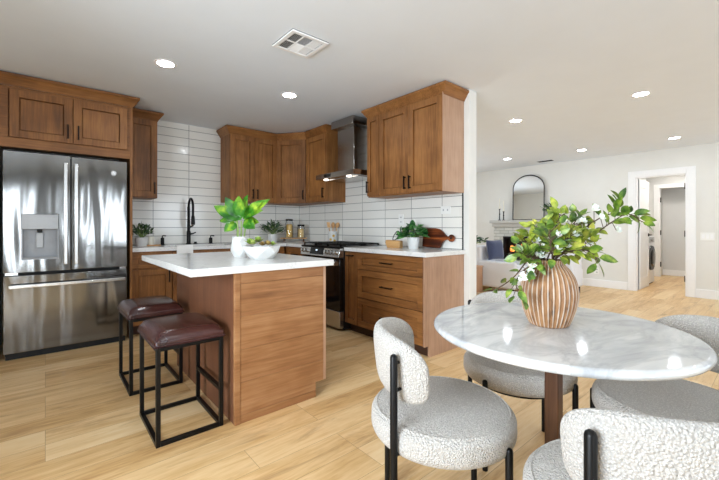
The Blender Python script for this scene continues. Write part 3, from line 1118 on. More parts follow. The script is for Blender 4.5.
MB().box(ix1 - .02, iy0, .1, ix1, iy0 + .03, ZT).build('corner_stile', 'veneer', isl, bevel=.002)
for k in range(2):
    y1 = iy1 - .01 - k * .60
    front(isl, 'drawer', 'wood_y', (ix1 - .02, y1 - .58, .70), YU, (1, 0, 0), .58, .155, (.29, .078), 'u')
    front(isl, 'door', 'wood_z', (ix1 - .02, y1 - .58, .11), YU, (1, 0, 0), .58, .58, (.03, .49), 'z')
solo(MB().prism([(.570, 2.012), (1.492, 2.012), (1.492, 3.275), (.570, 3.275)], ZT, ZW), 'island_worktop', 'quartz',
     'thick white stone worktop overhanging the oak island', 'worktop', bevel=.003)

# island plants
vx, vy = 1.098, 2.643
pp = thing('potted_plant', (vx, vy, ZW), 'tall bright green leafy plant in a white faceted vase on the island', 'plant')


def facet(mb, prof, c, seg, rot=0.0):
    """Faceted vessel: rings of few sides, each ring turned half a side."""
    vs_, fs_ = [], []
    for j, (r, z) in enumerate(prof):
        for k in range(seg):
            a = 2 * PI * (k + .5 * (j % 2)) / seg + rot
            vs_.append((c[0] + r * math.cos(a), c[1] + r * math.sin(a), c[2] + z))
    for j in range(len(prof) - 1):
        for k in range(seg):
            k2 = (k + 1) % seg
            a, b_, c_, d_ = j * seg + k, j * seg + k2, (j + 1) * seg + k, (j + 1) * seg + k2
            if j % 2 == 0:
                fs_ += [(a, b_, c_), (b_, d_, c_)]
            else:
                fs_ += [(a, b_, d_), (a, d_, c_)]
    fs_.append(tuple(range(seg))[::-1])
    return mb.add(vs_, fs_)


facet(MB(), [(.046, 0), (.070, .05), (.062, .115), (.060, .150), (.050, .149), (.048, .12)], (vx, vy, ZW), 6).build('vase', 'ceramic', pp, angle=5)
MB().cyl((vx, vy, ZW + .118), .053, .012, 16).build('soil', 'soil', pp)
stems, leaves = MB(), MB()
R2 = Vector((math.sin(math.radians(49.48)), -math.cos(math.radians(49.48)), 0))
F2 = Vector((math.cos(math.radians(49.48)), math.sin(math.radians(49.48)), 0))
UP = Vector((0, 0, 1))
vb = Vector((vx, vy, ZW + .125))
for (sx, sd, sz) in ((-.028, 0, 0), (.0, .012, 0), (.012, -.015, 0), (.034, .004, 0), (-.012, -.02, 0)):
    p0 = vb + R2 * sx * .7 + F2 * sd
    p1 = vb + R2 * sx * 1.1 + F2 * sd * 1.5 + UP * .14
    stems.tube([p0, (p0 + p1) / 2 + R2 * .003, p1], [.007, .006, .005], 8)
specs = [(-0.03, 0.13, -0.75, 0.55, 0.185, 0.094), (-0.03, 0.15, -0.35, 0.9, 0.158, 0.088), (0, 0.15, 0.05, 1, 0.158, 0.094), (0.01, 0.15, 0.25, 0.9, 0.167, 0.088), (0.03, 0.14, 0.8, 0.6, 0.238, 0.077), (0.03, 0.13, 0.6, 0.75, 0.194, 0.088), (-0.03, 0.12, -0.9, 0.12, 0.132, 0.081), (-0.03, 0.1, -0.55, -0.45, 0.106, 0.088), (0.03, 0.11, 0.6, -0.3, 0.114, 0.088), (0.0, 0.12, -0.2, 0.5, 0.132, 0.1), (0.02, 0.13, 0.35, 0.3, 0.15, 0.094), (0.03, 0.14, 0.85, 0.35, 0.176, 0.075), (-0.02, 0.14, -0.6, 0.8, 0.141, 0.075), (0.0, 0.14, 0.2, 0.6, 0.132, 0.1), (-0.01, 0.12, -0.4, 0.15, 0.123, 0.1), (0.02, 0.1, 0.25, 0.05, 0.114, 0.1)]
for i, (sx, sz, dx, dz, L, W) in enumerate(specs):
    dd = R2 * dx + UP * dz + F2 * rnd.uniform(-.5, .3)
    nn = UP * .6 - F2 * .8 + R2 * rnd.uniform(-.4, .4)
    leaves.leaf(vb + R2 * sx + UP * (sz + .025), dd, nn, L, W, rnd.uniform(.05, .3), .25, seg=7)
stems.build('stems', 'stem_green', pp)
leaves.build('leaves', 'leaf_bright', pp, angle=80)

bx_, by_ = 1.15, 2.40
bw = thing('succulent_bowl', (bx_, by_, ZW), 'white faceted bowl planted with small green succulents on the island', 'bowl')
facet(MB(), [(.075, 0), (.118, .045), (.132, .088), (.122, .090), (.100, .05)], (bx_, by_, ZW), 7, .2).build('bowl', 'ceramic', bw, angle=5)
MB().cyl((bx_, by_, ZW + .062), .110, .012, 20).build('soil', 'soil', bw)


def rosette(c, r, n=3):
    mb = MB()
    for ring in range(n):
        m = 8 - ring
        el = .25 + ring * .45
        for k in range(m):
            a = 2 * PI * (k + .5 * ring) / m
            d = Vector((math.cos(a) * math.cos(el), math.sin(a) * math.cos(el), math.sin(el)))
            mb.leaf(Vector(c) + Vector((0, 0, .004 * ring)), d, (0, 0, 1), r * (1 - .18 * ring), r * .55, -.25, .35, seg=4)
    return mb


for (sx, sd, sz, r_, m_) in ((-.075, -.02, .100, .050, 'succulent'), (-.03, .02, .110, .052, 'succulent'), (-.045, -.055, .096, .042, 'succulent'), (.015, -.035, .088, .036, 'succulent_red'),
                             (.05, -.01, .090, .036, 'succulent_red'), (.075, .015, .088, .034, 'succulent'), (.03, .045, .090, .038, 'succulent_red'), (-.085, .035, .092, .036, 'succulent_red')):
    p = Vector((bx_, by_, ZW)) + R2 * sx + F2 * sd + UP * (sz + .004)
    rosette(p, r_).build('succulent', m_, bw, angle=80)

# ------------------------------------------------------------------ stools


def stool(x0, x1, y0, y1, label):
    t = thing('counter_stool', ((x0 + x1) / 2, (y0 + y1) / 2, 0), label, 'stool', 'leather counter stools')
    s = .022
    fr_ = MB()
    zt = .515
    for x in (x0, x1 - s):
        for y in (y0, y1 - s):
            MB().box(x, y, 0, x + s, y + s, zt).build('leg', 'black', t, bevel=.002)
    for y in (y0, y1 - s):
        MB().box(x0 + s, y, .0, x1 - s, y + s, s).build('floor_rail', 'black', t, bevel=.002)
    for x in (x0, x1 - s):
        MB().box(x, y0 + s, .0, x + s, y1 - s, s).build('floor_rail', 'black', t, bevel=.002)
    MB().box(x1 - s, y0 + s, .20, x1, y1 - s, .20 + s).build('foot_rail', 'black', t, bevel=.002)
    MB().box(x0 + s, y0, zt - s, x1 - s, y0 + s, zt).box(x0 + s, y1 - s, zt - s, x1 - s, y1, zt).box(x0, y0 + s, zt - s, x0 + s, y1 - s, zt).box(x1 - s, y0 + s, zt - s, x1, y1 - s, zt).build('seat_frame', 'black', t)
    # domed cushion
    n = 14
    vs_, fs_ = [], []
    ex = .004
    X0, X1, Y0, Y1 = x0 - ex, x1 + ex, y0 - ex, y1 + ex
    for j in range(n + 1):
        for i in range(n + 1):
            u, v = i / n, j / n
            hx = 1 - abs(2 * u - 1) ** 8
            hy = 1 - abs(2 * v - 1) ** 8
            z = zt + .032 + .038 * (hx * hy) ** .5 + .012 * (1 - (2 * u - 1) ** 2) * (1 - (2 * v - 1) ** 2)
            vs_.append((X0 + (X1 - X0) * u, Y0 + (Y1 - Y0) * v, z))
    m = n + 1
    fs_ += [(j * m + i, j * m + i + 1, (j + 1) * m + i + 1, (j + 1) * m + i) for j in range(n) for i in range(n)]
    rim = [i for i in range(n)] + [j * m + n for j in range(n)] + [n * m + n - i for i in range(n)] + [(n - j) * m for j in range(n)]
    o = len(vs_)
    for k in rim:
        vs_.append((vs_[k][0], vs_[k][1], zt))
    q = len(rim)
    fs_ += [(rim[k], o + k, o + (k + 1) % q, rim[(k + 1) % q]) for k in range(q)]
    fs_.append(tuple(o + k for k in range(q)))
    MB().add(vs_, fs_).build('seat_cushion', 'leather', t, bevel=.008, bseg=3, angle=60)
    wl = MB()
    c = [(X0, Y0), (X1, Y0), (X1, Y1), (X0, Y1)]
    for k in range(4):
        a, b_ = c[k], c[(k + 1) % 4]
        wl.tube([(a[0], a[1], zt + .006), (b_[0], b_[1], zt + .006)], .005, 8)
    wl.build('piping', 'leather', t)
    return t


stool(.431, .776, 2.105, 2.545, 'brown leather counter stool nearest the camera, at the near end of the island')
stool(.428, .762, 2.870, 3.330, 'brown leather counter stool farther back, between the near stool and the refrigerator')

# ------------------------------------------------------------------ range and hood
ry0, ry1 = 3.137, 3.914
rg = thing('range', (2.75, (ry0 + ry1) / 2, 0), 'stainless steel slide-in gas range with black oven door under the hood', 'stove')
MB().box(2.46, ry0, .02, XB - TT - .002, ry1, .895).build('body', 'rubber', rg)
MB().box(2.405, ry0 + .003, .035, 2.46, ry1 - .003, .215).build('warming_drawer', 'steel_plain', rg, bevel=.004)
od = MB().box(2.405, ry0 + .003, .225, 2.46, ry1 - .003, .79).build('oven_door', 'glass_dark', rg, bevel=.004)
hb = MB()
for y in (ry0 + .02, ry1 - .05):
    hb.box(2.345, y, .715, 2.405, y + .03, .765)
hb.tube([(2.35, ry0 + .015, .74), (2.35, ry1 - .015, .74)], .017, 14)
hb.build('handle', 'steel_plain', od, bevel=.003)
cp = MB()
cp.extr([(0, 0), (.055, 0), (.075, .095), (.045, .115), (.10, .12), (.10, -.005), (.0, -.005)][:0] or [(0, .80), (.075, .80), (.075, .915), (.03, .915)], (2.385, ry0 + .002, 0), XU, (0, 0, 1), (0, ry1 - ry0 - .004, 0))
cpo = cp.build('control_panel', 'steel_plain', rg, bevel=.004)
slope = Vector((.03, 0, .115)).normalized()
cn = Vector((-.115, 0, .03)).normalized()


def onpanel(y, up):
    return Vector((2.385, y, .80)) + slope * up


for k, y in enumerate((ry0 + .055, ry0 + .115, ry0 + .175, ry0 + .235, ry1 - .13, ry1 - .06)):
    c = onpanel(y, .055)
    kb = MB().tube([c, c + cn * .012], [.027, .026], 20).tube([c + cn * .012, c + cn * .035], [.021, .018], 20)
    kb.obox(c + cn * .035 - slope * .018 - Vector((0, .004, 0)), slope * .036, (0, .008, 0), cn * .006)
    kb.build('knob', 'steel_plain', cpo)
dsp = MB()
c = onpanel(ry0 + .30, .018)
dsp.obox(c, (0, .27, 0), slope * .078, cn * .003)
dso = dsp.build('display', 'glass_dark', cpo)
c = onpanel(ry0 + .42, .06) + cn * .003
MB().obox(c, (0, .035, 0), slope * .014, cn * .0015).build('clock_digits', 'display', dso)
MB().box(2.40, ry0 + .002, .895, XB - TT - .003, ry1 - .002, .915).build('cooktop', 'black', rg, bevel=.003)
for k in range(3):
    y0 = ry0 + .02 + k * .248
    g = MB()
    for dy in (0, .115, .23):
        g.box(2.43, y0 + dy, .932, 3.00, y0 + dy + .012, .945)
    for dx in (0, .14, .28, .42, .558):
        g.box(2.43 + dx, y0, .932, 2.442 + dx, y0 + .242, .945)
    for px in (2.43, 2.988):
        for dy in (0, .23):
            g.box(px, y0 + dy, .913, px + .012, y0 + dy + .012, .935)
    g.build('grate', 'black', rg)
for (x, y) in ((2.56, ry0 + .14), (2.86, ry0 + .14), (2.71, ry0 + .39), (2.56, ry1 - .14), (2.86, ry1 - .14)):
    MB().lathe([(0, 0), (.05, 0), (.05, .006), (.032, .008), (.032, .014), (0, .014)], (x, y, .913), 18).build('burner', 'black', rg)

hd = thing('range_hood', (2.8, 3.48, 1.70), 'stainless steel chimney range hood above the range', 'range hood')
hy0, hy1, hx = 3.105, 3.842, 2.565
cy0, cy1, chx = 3.325, 3.640, 2.755
can = MB()
can.box(hx, hy0, 1.715, XB - TT, hy1, 1.775)
a = [(hx, hy0, 1.775), (XB - TT, hy0, 1.775), (XB - TT, hy1, 1.775), (hx, hy1, 1.775)]
c_ = [(chx - .02, cy0 - .02, 1.80), (XB - TT, cy0 - .02, 1.80), (XB - TT, cy1 + .02, 1.80), (chx - .02, cy1 + .02, 1.80)]
can.add(a + c_, [(k, (k + 1) % 4, 4 + (k + 1) % 4, 4 + k) for k in range(4)] + [(4, 5, 6, 7)])
cano = can.build('canopy', 'steel_hood', hd)
MB().box(chx, cy0, 1.79, XB - TT, cy1, H - .10).build('chimney', 'steel_hood', hd, bevel=.003)
MB().box(chx - .055, cy0 - .05, H - .105, XB - TT, cy1 + .06, H - .012).build('chimney_collar', 'steel_hood', hd, bevel=.003)
MB().box(hx - .003, 3.53, 1.73, hx, 3.66, 1.765).build('control_strip', 'glass_dark', cano)
MB().box(hx + .12, hy0 + .06, 1.711, XB - .08, hy1 - .06, 1.715).build('filter', 'steel_plain', hd)
for y in (3.27, 3.72):
    MB().cyl((hx + .075, y, 1.708), .03, .007, 20).build('hood_lamp', 'hood_lamp', hd)

# ------------------------------------------------------------------ things on the worktops


def bushy(root, c, n, r, hgt, L, W, mat, name='leaves', flat=.25, droop=.3, sx=1.0, tw=None):
    stem, lf = MB(), MB()
    c = Vector(c)
    for i in range(n):
        a = rnd.uniform(0, 2 * PI)
        q = math.sqrt(rnd.random())
        tipp = c + R2 * (r * sx * q * math.cos(a)) + F2 * (r * q * math.sin(a)) + UP * (hgt * rnd.uniform(.35, 1.0) * (1 - flat * q))
        b0 = c + (tipp - c) * .08
        if i % 3 == 0:
            stem.tube([c, (b0 + tipp) / 2 + UP * .01, tipp], [.003, .0025, .002], 5)
        d = (tipp - c).normalized() + Vector((rnd.uniform(-.6, .6), rnd.uniform(-.6, .6), rnd.uniform(-.5, .4)))
        nn = UP + Vector((rnd.uniform(-.7, .7), rnd.uniform(-.7, .7), 0)) - F2 * .4
        lf.leaf(tipp - d.normalized() * L * .5, d, nn, L * rnd.uniform(.7, 1.2), W * rnd.uniform(.7, 1.15), droop * rnd.uniform(0, 1.4), .2)
    stem.build('stems', 'stem_green', root)
    lf.build(name, mat, root, angle=80)


def pot(c, r0, r1, h, root, mat='ceramic'):
    MB().lathe([(0, 0), (r0, 0), (r0 * 1.04, .006), (r1, h * .55), (r1 * .98, h), (r1 * .90, h), (r1 * .86, h * .85), (0, h * .85)], c, 28).build('pot', mat, root)


t = thing('potted_herb', (.838, 4.80, ZW), 'small grey-green plant in a round white pot beside the refrigerator', 'plant')
pot((.838, 4.80, ZW), .05, .068, .10, t)
bushy(t, (.838, 4.80, ZW + .085), 90, .115, .19, .065, .026, 'leaf_dark')
solo(MB().prism([(.885, 4.76), (1.025, 4.76), (1.025, 4.87), (.885, 4.87)], ZW, ZW + .012), 'serving_board', 'light_wood', 'small light wood board beside the round white herb pot', 'board', bevel=.002)
t = thing('candle', (.935, 4.815, ZW + .012), 'short white candle standing on the small wood board near the refrigerator', 'candle')
MB().lathe([(0, 0), (.032, 0), (.032, .095), (.02, .097), (0, .095)], (.935, 4.815, ZW + .012), 20).build('wax', 'candle', t)
MB().tube([(.935, 4.815, ZW + .105), (.936, 4.815, ZW + .118)], .0015, 6).build('wick', 'rubber', t)

t = thing('potted_herb', (2.47, 4.80, ZW), 'small dark green plant in a white pot below the double-door wall cabinet', 'plant')
pot((2.47, 4.80, ZW), .06, .066, .115, t)
bushy(t, (2.47, 4.80, ZW + .10), 100, .15, .24, .085, .024, 'leaf_dark', sx=1.1, flat=.4)

# jars on a riser in the corner
t = thing('riser_board', (2.80, 4.66, ZW), 'low light wood riser under the two glass jars in the corner', 'stand')
ru = (R2 * .9 + F2 * .1).normalized()
rv = Vector((-ru.y, ru.x, 0))
rcn = Vector((2.78, 4.74, ZW))
MB().obox(rcn - ru * .19 - rv * .06 + UP * .045, ru * .38, rv * .12, UP * .015).build('top', 'light_wood', t, bevel=.003)
for e in (-.15, .13):
    MB().obox(rcn + ru * e - rv * .05, ru * .025, rv * .10, UP * .045).build('foot', 'walnut', t, bevel=.002)
for (e, r_, h_, mat, nm, lab) in ((-.065, .058, .245, 'pasta', 'tall', 'tall glass jar of yellow pasta with a dark lid'), (.105, .058, .165, 'snack', 'short', 'shorter glass jar of pale shells with a dark lid')):
    c = rcn + ru * e + UP * .06
    j = thing('glass_jar', c, lab + ' in the corner', 'jar', 'lidded glass jars')
    MB().lathe([(0, 0), (r_, 0), (r_ + .002, .01), (r_ + .002, h_ * .86), (r_ * .85, h_ * .95), (r_ * .85, h_), (r_ * .82, h_), (r_ * .82, h_ * .95), (r_ - .002, h_ * .85), (r_ - .002, .006), (0, .006)], c, 28).build('jar', 'glass', j)
    MB().lathe([(0, 0), (r_ * .92, 0), (r_ * .92, .022), (r_ * .86, .028), (0, .028)], c + UP * h_, 24).build('lid', 'black', j)
    # contents: strands or shells filling the jar
    fill = MB()
    fill.lathe([(0, .007), (r_ - .006, .007), (r_ - .006, h_ * .76), (r_ * .5, h_ * .82), (0, h_ * .82)], c, 24, lambda a, z: .97 + .03 * math.cos(17 * a + z * 90))
    solo(fill, 'dry_pasta', mat, 'dry pasta filling the ' + nm + ' glass jar', 'pasta')['kind'] = 'stuff'

# utensil crock left of the cooktop
cx_, cyk = 2.955, 4.015
t = thing('utensil_crock', (cx_, cyk, ZW), 'white crock with painted lemons holding wooden utensils left of the cooktop', 'crock')
MB().lathe([(0, 0), (.058, 0), (.060, .006), (.066, .16), (.061, .16), (.055, .02), (0, .02)], (cx_, cyk, ZW), 28).build('crock', 'ceramic', t)
M['lemon'] = plain('painted_lemon', rgb(222, 178, 70), 0.5, 0, 0.15, 60)
lem = MB()
for da, z in ((-.4, .05), (.25, .10), (.5, .035)):
    a = math.atan2(-F2.y, -F2.x) + da
    r_ = .0625 + .005 * z / .16
    for k in range(1):
        c = Vector((cx_ + r_ * math.cos(a), cyk + r_ * math.sin(a), ZW + z))
        nv = Vector((math.cos(a), math.sin(a), 0))
        lem.tube([c - nv * .004, c + nv * .0012], [.018, .014], 14)
lem.build('lemon_motif', 'lemon', t)
for i, (sx, sd, lean, kind) in enumerate(((-.03, 0, -.10, 'spatula with a square blade'), (.0, .02, .02, 'round spoon in the middle'), (.03, -.01, .16, 'spoon leaning right'))):
    b0 = Vector((cx_, cyk, ZW + .024)) + R2 * (sx * .6) + F2 * sd
    tp = b0 + R2 * (lean * .13 + sx * .6) + UP * .185
    u = MB().tube([b0, tp], .006, 8)
    d = (tp - b0).normalized()
    if i == 0:
        u.obox(tp - R2 * .022 - F2 * .004, R2 * .044, d * .075, F2 * .008)
    else:
        vs_, fs_ = [], []
        seg, rr = 12, 6
        for j in range(rr + 1):
            ph = PI * j / rr
            for k in range(seg):
                a = 2 * PI * k / seg
                vs_.append(tp + d * (.034 - .040 * math.cos(ph)) + R2 * (.027 * math.sin(ph) * math.cos(a)) + F2 * (.009 * math.sin(ph) * math.sin(a)))
        for j in range(rr):
            for k in range(seg):
                fs_.append((j * seg + k, j * seg + (k + 1) % seg, (j + 1) * seg + (k + 1) % seg, (j + 1) * seg + k))
        u.add(vs_, fs_)
    solo(u, 'wooden_utensil', 'light_wood', 'wooden ' + kind + ' standing in the white crock', 'utensil', 'wooden utensils in the crock')

# right worktop: pothos, cutting board, wooden block with wire loop
t = thing('potted_pothos', (2.83, 2.475, ZW), 'glossy dark green leafy plant in a white pot beside the cutting board', 'plant')
pot((2.83, 2.475, ZW), .046, .062, .115, t)
bushy(t, (2.83, 2.475, ZW + .09), 90, .135, .20, .085, .058, 'leaf_pothos', sx=1.15, flat=.55, droop=.5)
bd = MB()
bp = [(-.14, .010), (-.06, .004), (.06, .0), (.085, .01), (.098, .04), (.12, .075), (.15, .088), (.165, .092)]
bp += [(.208 + .036 * math.cos(a), .105 + .036 * math.sin(a)) for a in [math.radians(x) for x in range(-150, 151, 20)]]
bp += [(.165, .120), (.14, .135), (.10, .172), (.06, .195), (.01, .203), (-.08, .203), (-.14, .200)]
tilt = Vector((.16, 0, 1)).normalized()
nrm_ = Vector((-1, 0, .16)).normalized()
bd.extr(bp, (3.005, 2.352, ZW + .004), (0, -1, 0), tilt, nrm_ * .018)
b_o = solo(bd, 'cutting_board', 'board_wood', 'dark reddish wood paddle cutting board leaning on the tile', 'cutting board', bevel=.002)
pc = Vector((3.005, 2.352, ZW + .004)) + Vector((0, -.208, 0)) + tilt * .105 + nrm_ * .0185
ring = MB().tube([pc, pc + nrm_ * .001], .013, 16)
ring.build('hanging_hole', 'rubber', b_o)
t = thing('napkin_block', (2.80, 2.705, ZW), 'small wooden block with a black wire loop left of the pothos', 'holder')
u_, v_ = Vector((.12, -1, 0)).normalized(), Vector((1, .12, 0)).normalized()
bc = Vector((2.80, 2.705, ZW))
MB().extr([(-.082, 0), (.085, 0), (.085, .075), (-.10, .082), (-.105, .05)], bc - v_ * .03, u_, UP, v_ * .06).build('block', 'light_wood', t, bevel=.006)
lp = []
for k in range(21):
    a = 2 * PI * k / 20
    lp.append(bc + u_ * (.005 + .028 * math.cos(a) + .030 * math.sin(a)) + v_ * .015 + UP * (.125 + .052 * math.sin(a)))
MB().tube(lp, .0045, 8).tube([bc - u_ * .02 + v_ * .015 + UP * .07, bc - u_ * .02 + v_ * .015 + UP * .085], .012, 10).build('wire_loop', 'black', t)

# outlets and switches


def plate(name, c, u, n, w, h, label, slots):
    c, u, n = Vector(c), Vector(u), Vector(n)
    t = thing(name, c, label, 'outlet' if 'outlet' in name else 'switch')
    MB().obox(c - u * w / 2 - UP * h / 2, u * w, UP * h, n * .006).build('cover_plate', 'plate', t, bevel=.002)
    for (a, b, sw, sh) in slots:
        MB().obox(c + u * (a - sw / 2) + UP * (b - sh / 2) + n * .006, u * sw, UP * sh, n * .0015).build('socket' if 'outlet' in name else 'rocker', 'white' if 'switch' in name else 'socket_slot', t)
    return t


plate('wall_outlet', (XB - TT, 2.235, 1.303), (0, 1, 0), (-1, 0, 0), .118, .078, 'white sideways outlet plate on the tile above the cutting board', [(-.025, 0, .014, .02), (.025, 0, .014, .02)])
plate('wall_outlet', (XB - TT, 2.84, 1.215), (0, 1, 0), (-1, 0, 0), .075, .118, 'white outlet plate on the tile above the wooden block', [(0, .025, .02, .014), (0, -.025, .02, .014)])
plate('wall_outlet', (XL, 2.37, .30), (0, 1, 0), (-1, 0, 0), .075, .12, 'white outlet low on the living room wall right of the vase', [(0, .025, .03, .02), (0, -.025, .03, .02)])
plate('light_switch', (XL, .84, .98), (0, 1, 0), (-1, 0, 0), .17, .12, 'white switch plate on the wall right of the hall opening', [(-.05, 0, .033, .066), (0, 0, .033, .066), (.05, 0, .033, .066)])

# ------------------------------------------------------------------ ceiling fittings
names = [((.73, 3.24), 'round ceiling downlight nearest the refrigerator'), ((1.838, 3.22), 'round ceiling downlight left of the range hood'),
         ((4.40, 2.19), 'round ceiling downlight just right of the tall wall cabinet'), ((6.76, 3.53), 'round ceiling downlight in front of the arched mirror'),
         ((6.94, 2.30), 'round ceiling downlight just right of the small dark ceiling vent'), ((4.45, .95), 'round ceiling downlight nearest the camera over the living room'),
         ((7.03, 1.10), 'round ceiling downlight in front of the hall opening'),
         ((.73, 1.2), 'added unseen downlight outside the frame over the stools side'),  # unseen downlights from here on, added to brighten the rooms
         ((4.45, -.4), 'added unseen downlight outside the frame over the near living room'), ((7.0, -.4), 'added unseen downlight outside the frame right of the hall opening'),
         ((8.6, 1.4), 'added unseen downlight in the laundry hall just inside the opening'), ((9.9, 1.45), 'added unseen downlight in the laundry hall near its back doorway')]  # hall pair is hidden from view, added to light the hall


def downlight(x, y, label, mat='lamp'):
    t = thing('ceiling_downlight', (x, y, H), label, 'ceiling light', 'recessed ceiling downlights')
    MB().lathe([(.060, -.002), (.063, -.005), (.080, -.005), (.084, 0), (.060, 0)], (x, y, H), 36).build('trim_ring', 'white', t)
    MB().lathe([(0, -.003), (.061, -.003), (.061, -.0005), (0, -.0005)], (x, y, H), 32).build('diffuser', mat, t)


for (x, y), lab in names:
    downlight(x, y, lab, 'added_hall_lamp' if x > 8 else 'lamp')

vt = thing('ceiling_vent', (1.38, 2.26, H), 'white square four-way ceiling air vent above the island', 'vent')
v0, v1, w0, w1 = 1.235, 1.525, 2.118, 2.405
MB().box(v0, w0, H - .004, v1, w1, H).build('backing', 'vent_dark', vt)
fm_ = MB()
t_ = .028
fm_.box(v0, w0, H - .014, v1, w0 + t_, H - .004).box(v0, w1 - t_, H - .014, v1, w1, H - .004).box(v0, w0 + t_, H - .014, v0 + t_, w1 - t_, H - .004).box(v1 - t_, w0 + t_, H - .014, v1, w1 - t_, H - .004)
mx_, my_ = (v0 + v1) / 2, (w0 + w1) / 2
fm_.box(mx_ - .045, w0 + t_, H - .012, mx_ - .035, w1 - t_, H - .005).box(mx_ + .035, w0 + t_, H - .012, mx_ + .045, w1 - t_, H - .005).box(v0 + t_, my_ - .006, H - .012, mx_ - .045, my_ + .006, H - .005).box(mx_ + .045, my_ - .006, H - .012, v1 - t_, my_ + .006, H - .005)
fm_.build('frame', 'white', vt, bevel=.002)


def slats(mb, axis, a0, a1, b0, b1, step, lean):
    """Thin inclined louvres filling one field of the vent."""
    n = int((b1 - b0) / step)
    for k in range(n):
        q = b0 + step * (k + .5)
        if axis == 'x':
            mb.obox((a0, q, H - .012), (a1 - a0, 0, 0), (0, .0012, 0), (0, lean, .008))
        else:
            mb.obox((q, a0, H - .012), (0, a1 - a0, 0), (.0012, 0, 0), (lean, 0, .008))
    return mb


for i, (ax, a0, a1, b0, b1, ln) in enumerate((('y', w0 + t_, my_ - .006, v0 + t_, mx_ - .045, .006), ('y', my_ + .006, w1 - t_, v0 + t_, mx_ - .045, .006),
                                              ('y', w0 + t_, my_ - .006, mx_ + .045, v1 - t_, -.006), ('y', my_ + .006, w1 - t_, mx_ + .045, v1 - t_, -.006),
                                              ('x', mx_ - .035, mx_ + .035, w0 + t_, my_, .006), ('x', mx_ - .035, mx_ + .035, my_, w1 - t_, -.006))):
    slats(MB(), ax, a0, a1, b0, b1, .011, ln).build('louvre_field', 'white', vt)
t = thing('ceiling_vent', (7.55, 3.15, H), 'small dark ceiling vent near the far living room wall', 'vent')
MB().box(7.50, 3.02, H - .004, 7.62, 3.30, H).build('backing', 'vent_dark', t)
sl = MB()
for k in range(4):
    sl.box(7.515 + k * .026, 3.03, H - .01, 7.521 + k * .026, 3.29, H - .004)
sl.build('louvre_field', 'vent_dark', t)

# ------------------------------------------------------------------ dining table
tx, ty = 1.512, .600
tb = thing('dining_table', (tx, ty, 0), 'round white marble dining table with grey veining on a dark wood leg', 'table')
MB().lathe([(0, .720), (.440, .720), (.454, .724), (.460, .733), (.460, .738), (.455, .746), (.445, .750), (.442, .750), (.42, .750), (0, .750)], (tx, ty, 0), 128).build('tabletop', 'marble', tb, angle=60)
MB().lathe([(0, .700), (.12, .700), (.12, .720), (0, .720)], (tx, ty, 0), 32).build('mounting_plate', 'walnut', tb)
MB().box(tx - .026, ty - .026, .05, tx + .026, ty + .026, .702).build('leg', 'walnut', tb, bevel=.006)
MB().lathe([(0, 0), (.16, 0), (.165, .006), (.16, .016), (.05, .05), (0, .05)], (tx, ty, 0), 48).build('base', 'walnut', tb)

# ------------------------------------------------------------------ boucle chairs


def make_chair(label):
    t = thing('dining_chair', (0, 0, 0), label, 'chair', 'cream boucle dining chairs')
    rs = .265
    pf = [(0, .372), (rs * .86, .372)]
    for k in range(7):
        a = -PI / 2 + PI / 2 * k / 6
        pf.append((rs - .04 + .04 * math.cos(a), .412 + .04 * math.sin(a)))
    for k in range(1, 7):
        a = PI / 2 * k / 6
        pf.append((rs - .035 + .035 * math.cos(a), .437 + .035 * math.sin(a)))
    for k in range(1, 8):
        q = 1 - k / 7
        pf.append(((rs - .035) * q, .472 + .006 * (1 - q * q)))
    seat = MB().lathe(pf, (0, 0, 0), 96).build('seat', 'boucle', t, angle=80)
    MB().lathe([(rs - .022, .462), (rs - .016, .468), (rs - .022, .474), (rs - .028, .468), (rs - .022, .462)], (0, 0, 0), 96).build('piping', 'boucle', seat, angle=80)
    # curved back pad: superellipse section swept round an arc
    n, m = 60, 24
    amax = math.radians(69)
    vs_, fs_ = [], []
    for i in range(n + 1):
        s = -1 + 2 * i / n
        s2 = math.sin(s * PI / 2) if abs(s) > .0 else 0
        a = amax * s2
        k = max(0.0, 1 - abs(s2) ** 5) ** .5
        hh = .108 * (0.30 + .70 * k) if abs(s2) < .9999 else .02
        th = .030 * (0.15 + .85 * k) if abs(s2) < .9999 else .004
        zc = .662 - .030 * abs(s2) ** 2
        rc_ = .222
        for j in range(m):
            b = 2 * PI * j / m
            cb, sb = math.cos(b), math.sin(b)
            pr = th * math.copysign(abs(cb) ** .8, cb)
            pz = hh * math.copysign(abs(sb) ** .55, sb)
            r_ = rc_ + pr + .10 * (pz + .0)
            vs_.append((r_ * math.cos(a), r_ * math.sin(a), zc + pz))
    for i in range(n):
        for j in range(m):
            j2 = (j + 1) % m
            fs_.append((i * m + j, (i + 1) * m + j, (i + 1) * m + j2, i * m + j2))
    fs_.append(tuple(range(m)))
    fs_.append(tuple(n * m + j for j in range(m))[::-1])
    MB().add(vs_, fs_).build('backrest', 'boucle', t, angle=80)
    for s in (-1, 1):
        a = math.radians(46) * s
        x, y = .278 * math.cos(a), .278 * math.sin(a)
        lg_ = MB().tube([(x, y, 0), (x, y, .712), (x, y, .718), (x, y, .722)], [.0125, .0125, .010, .004], 14)
        for z in (.60, .69):
            lg_.tube([(x, y, z), (x * .86, y * .86, z)], .006, 8)
        lg_.tube([(x, y, .395), (x * .80, y * .80, .385)], .008, 8)
        lg_.build('back_leg', 'black', t)
    for s in (-1, 1):
        a = PI + math.radians(48) * s
        x, y = .268 * math.cos(a), .268 * math.sin(a)
        lg_ = MB().tube([(x, y, 0), (x, y, .412), (x, y, .418), (x, y, .421)], [.0125, .0125, .010, .004], 14)
        lg_.tube([(x, y, .392), (x * .80, y * .80, .385)], .008, 8)
        lg_.build('front_leg', 'black', t)
    MB().lathe([(0, .350), (.20, .350), (.20, .373), (0, .373)], (0, 0, 0), 40).build('seat_base', 'black', t)
    return t


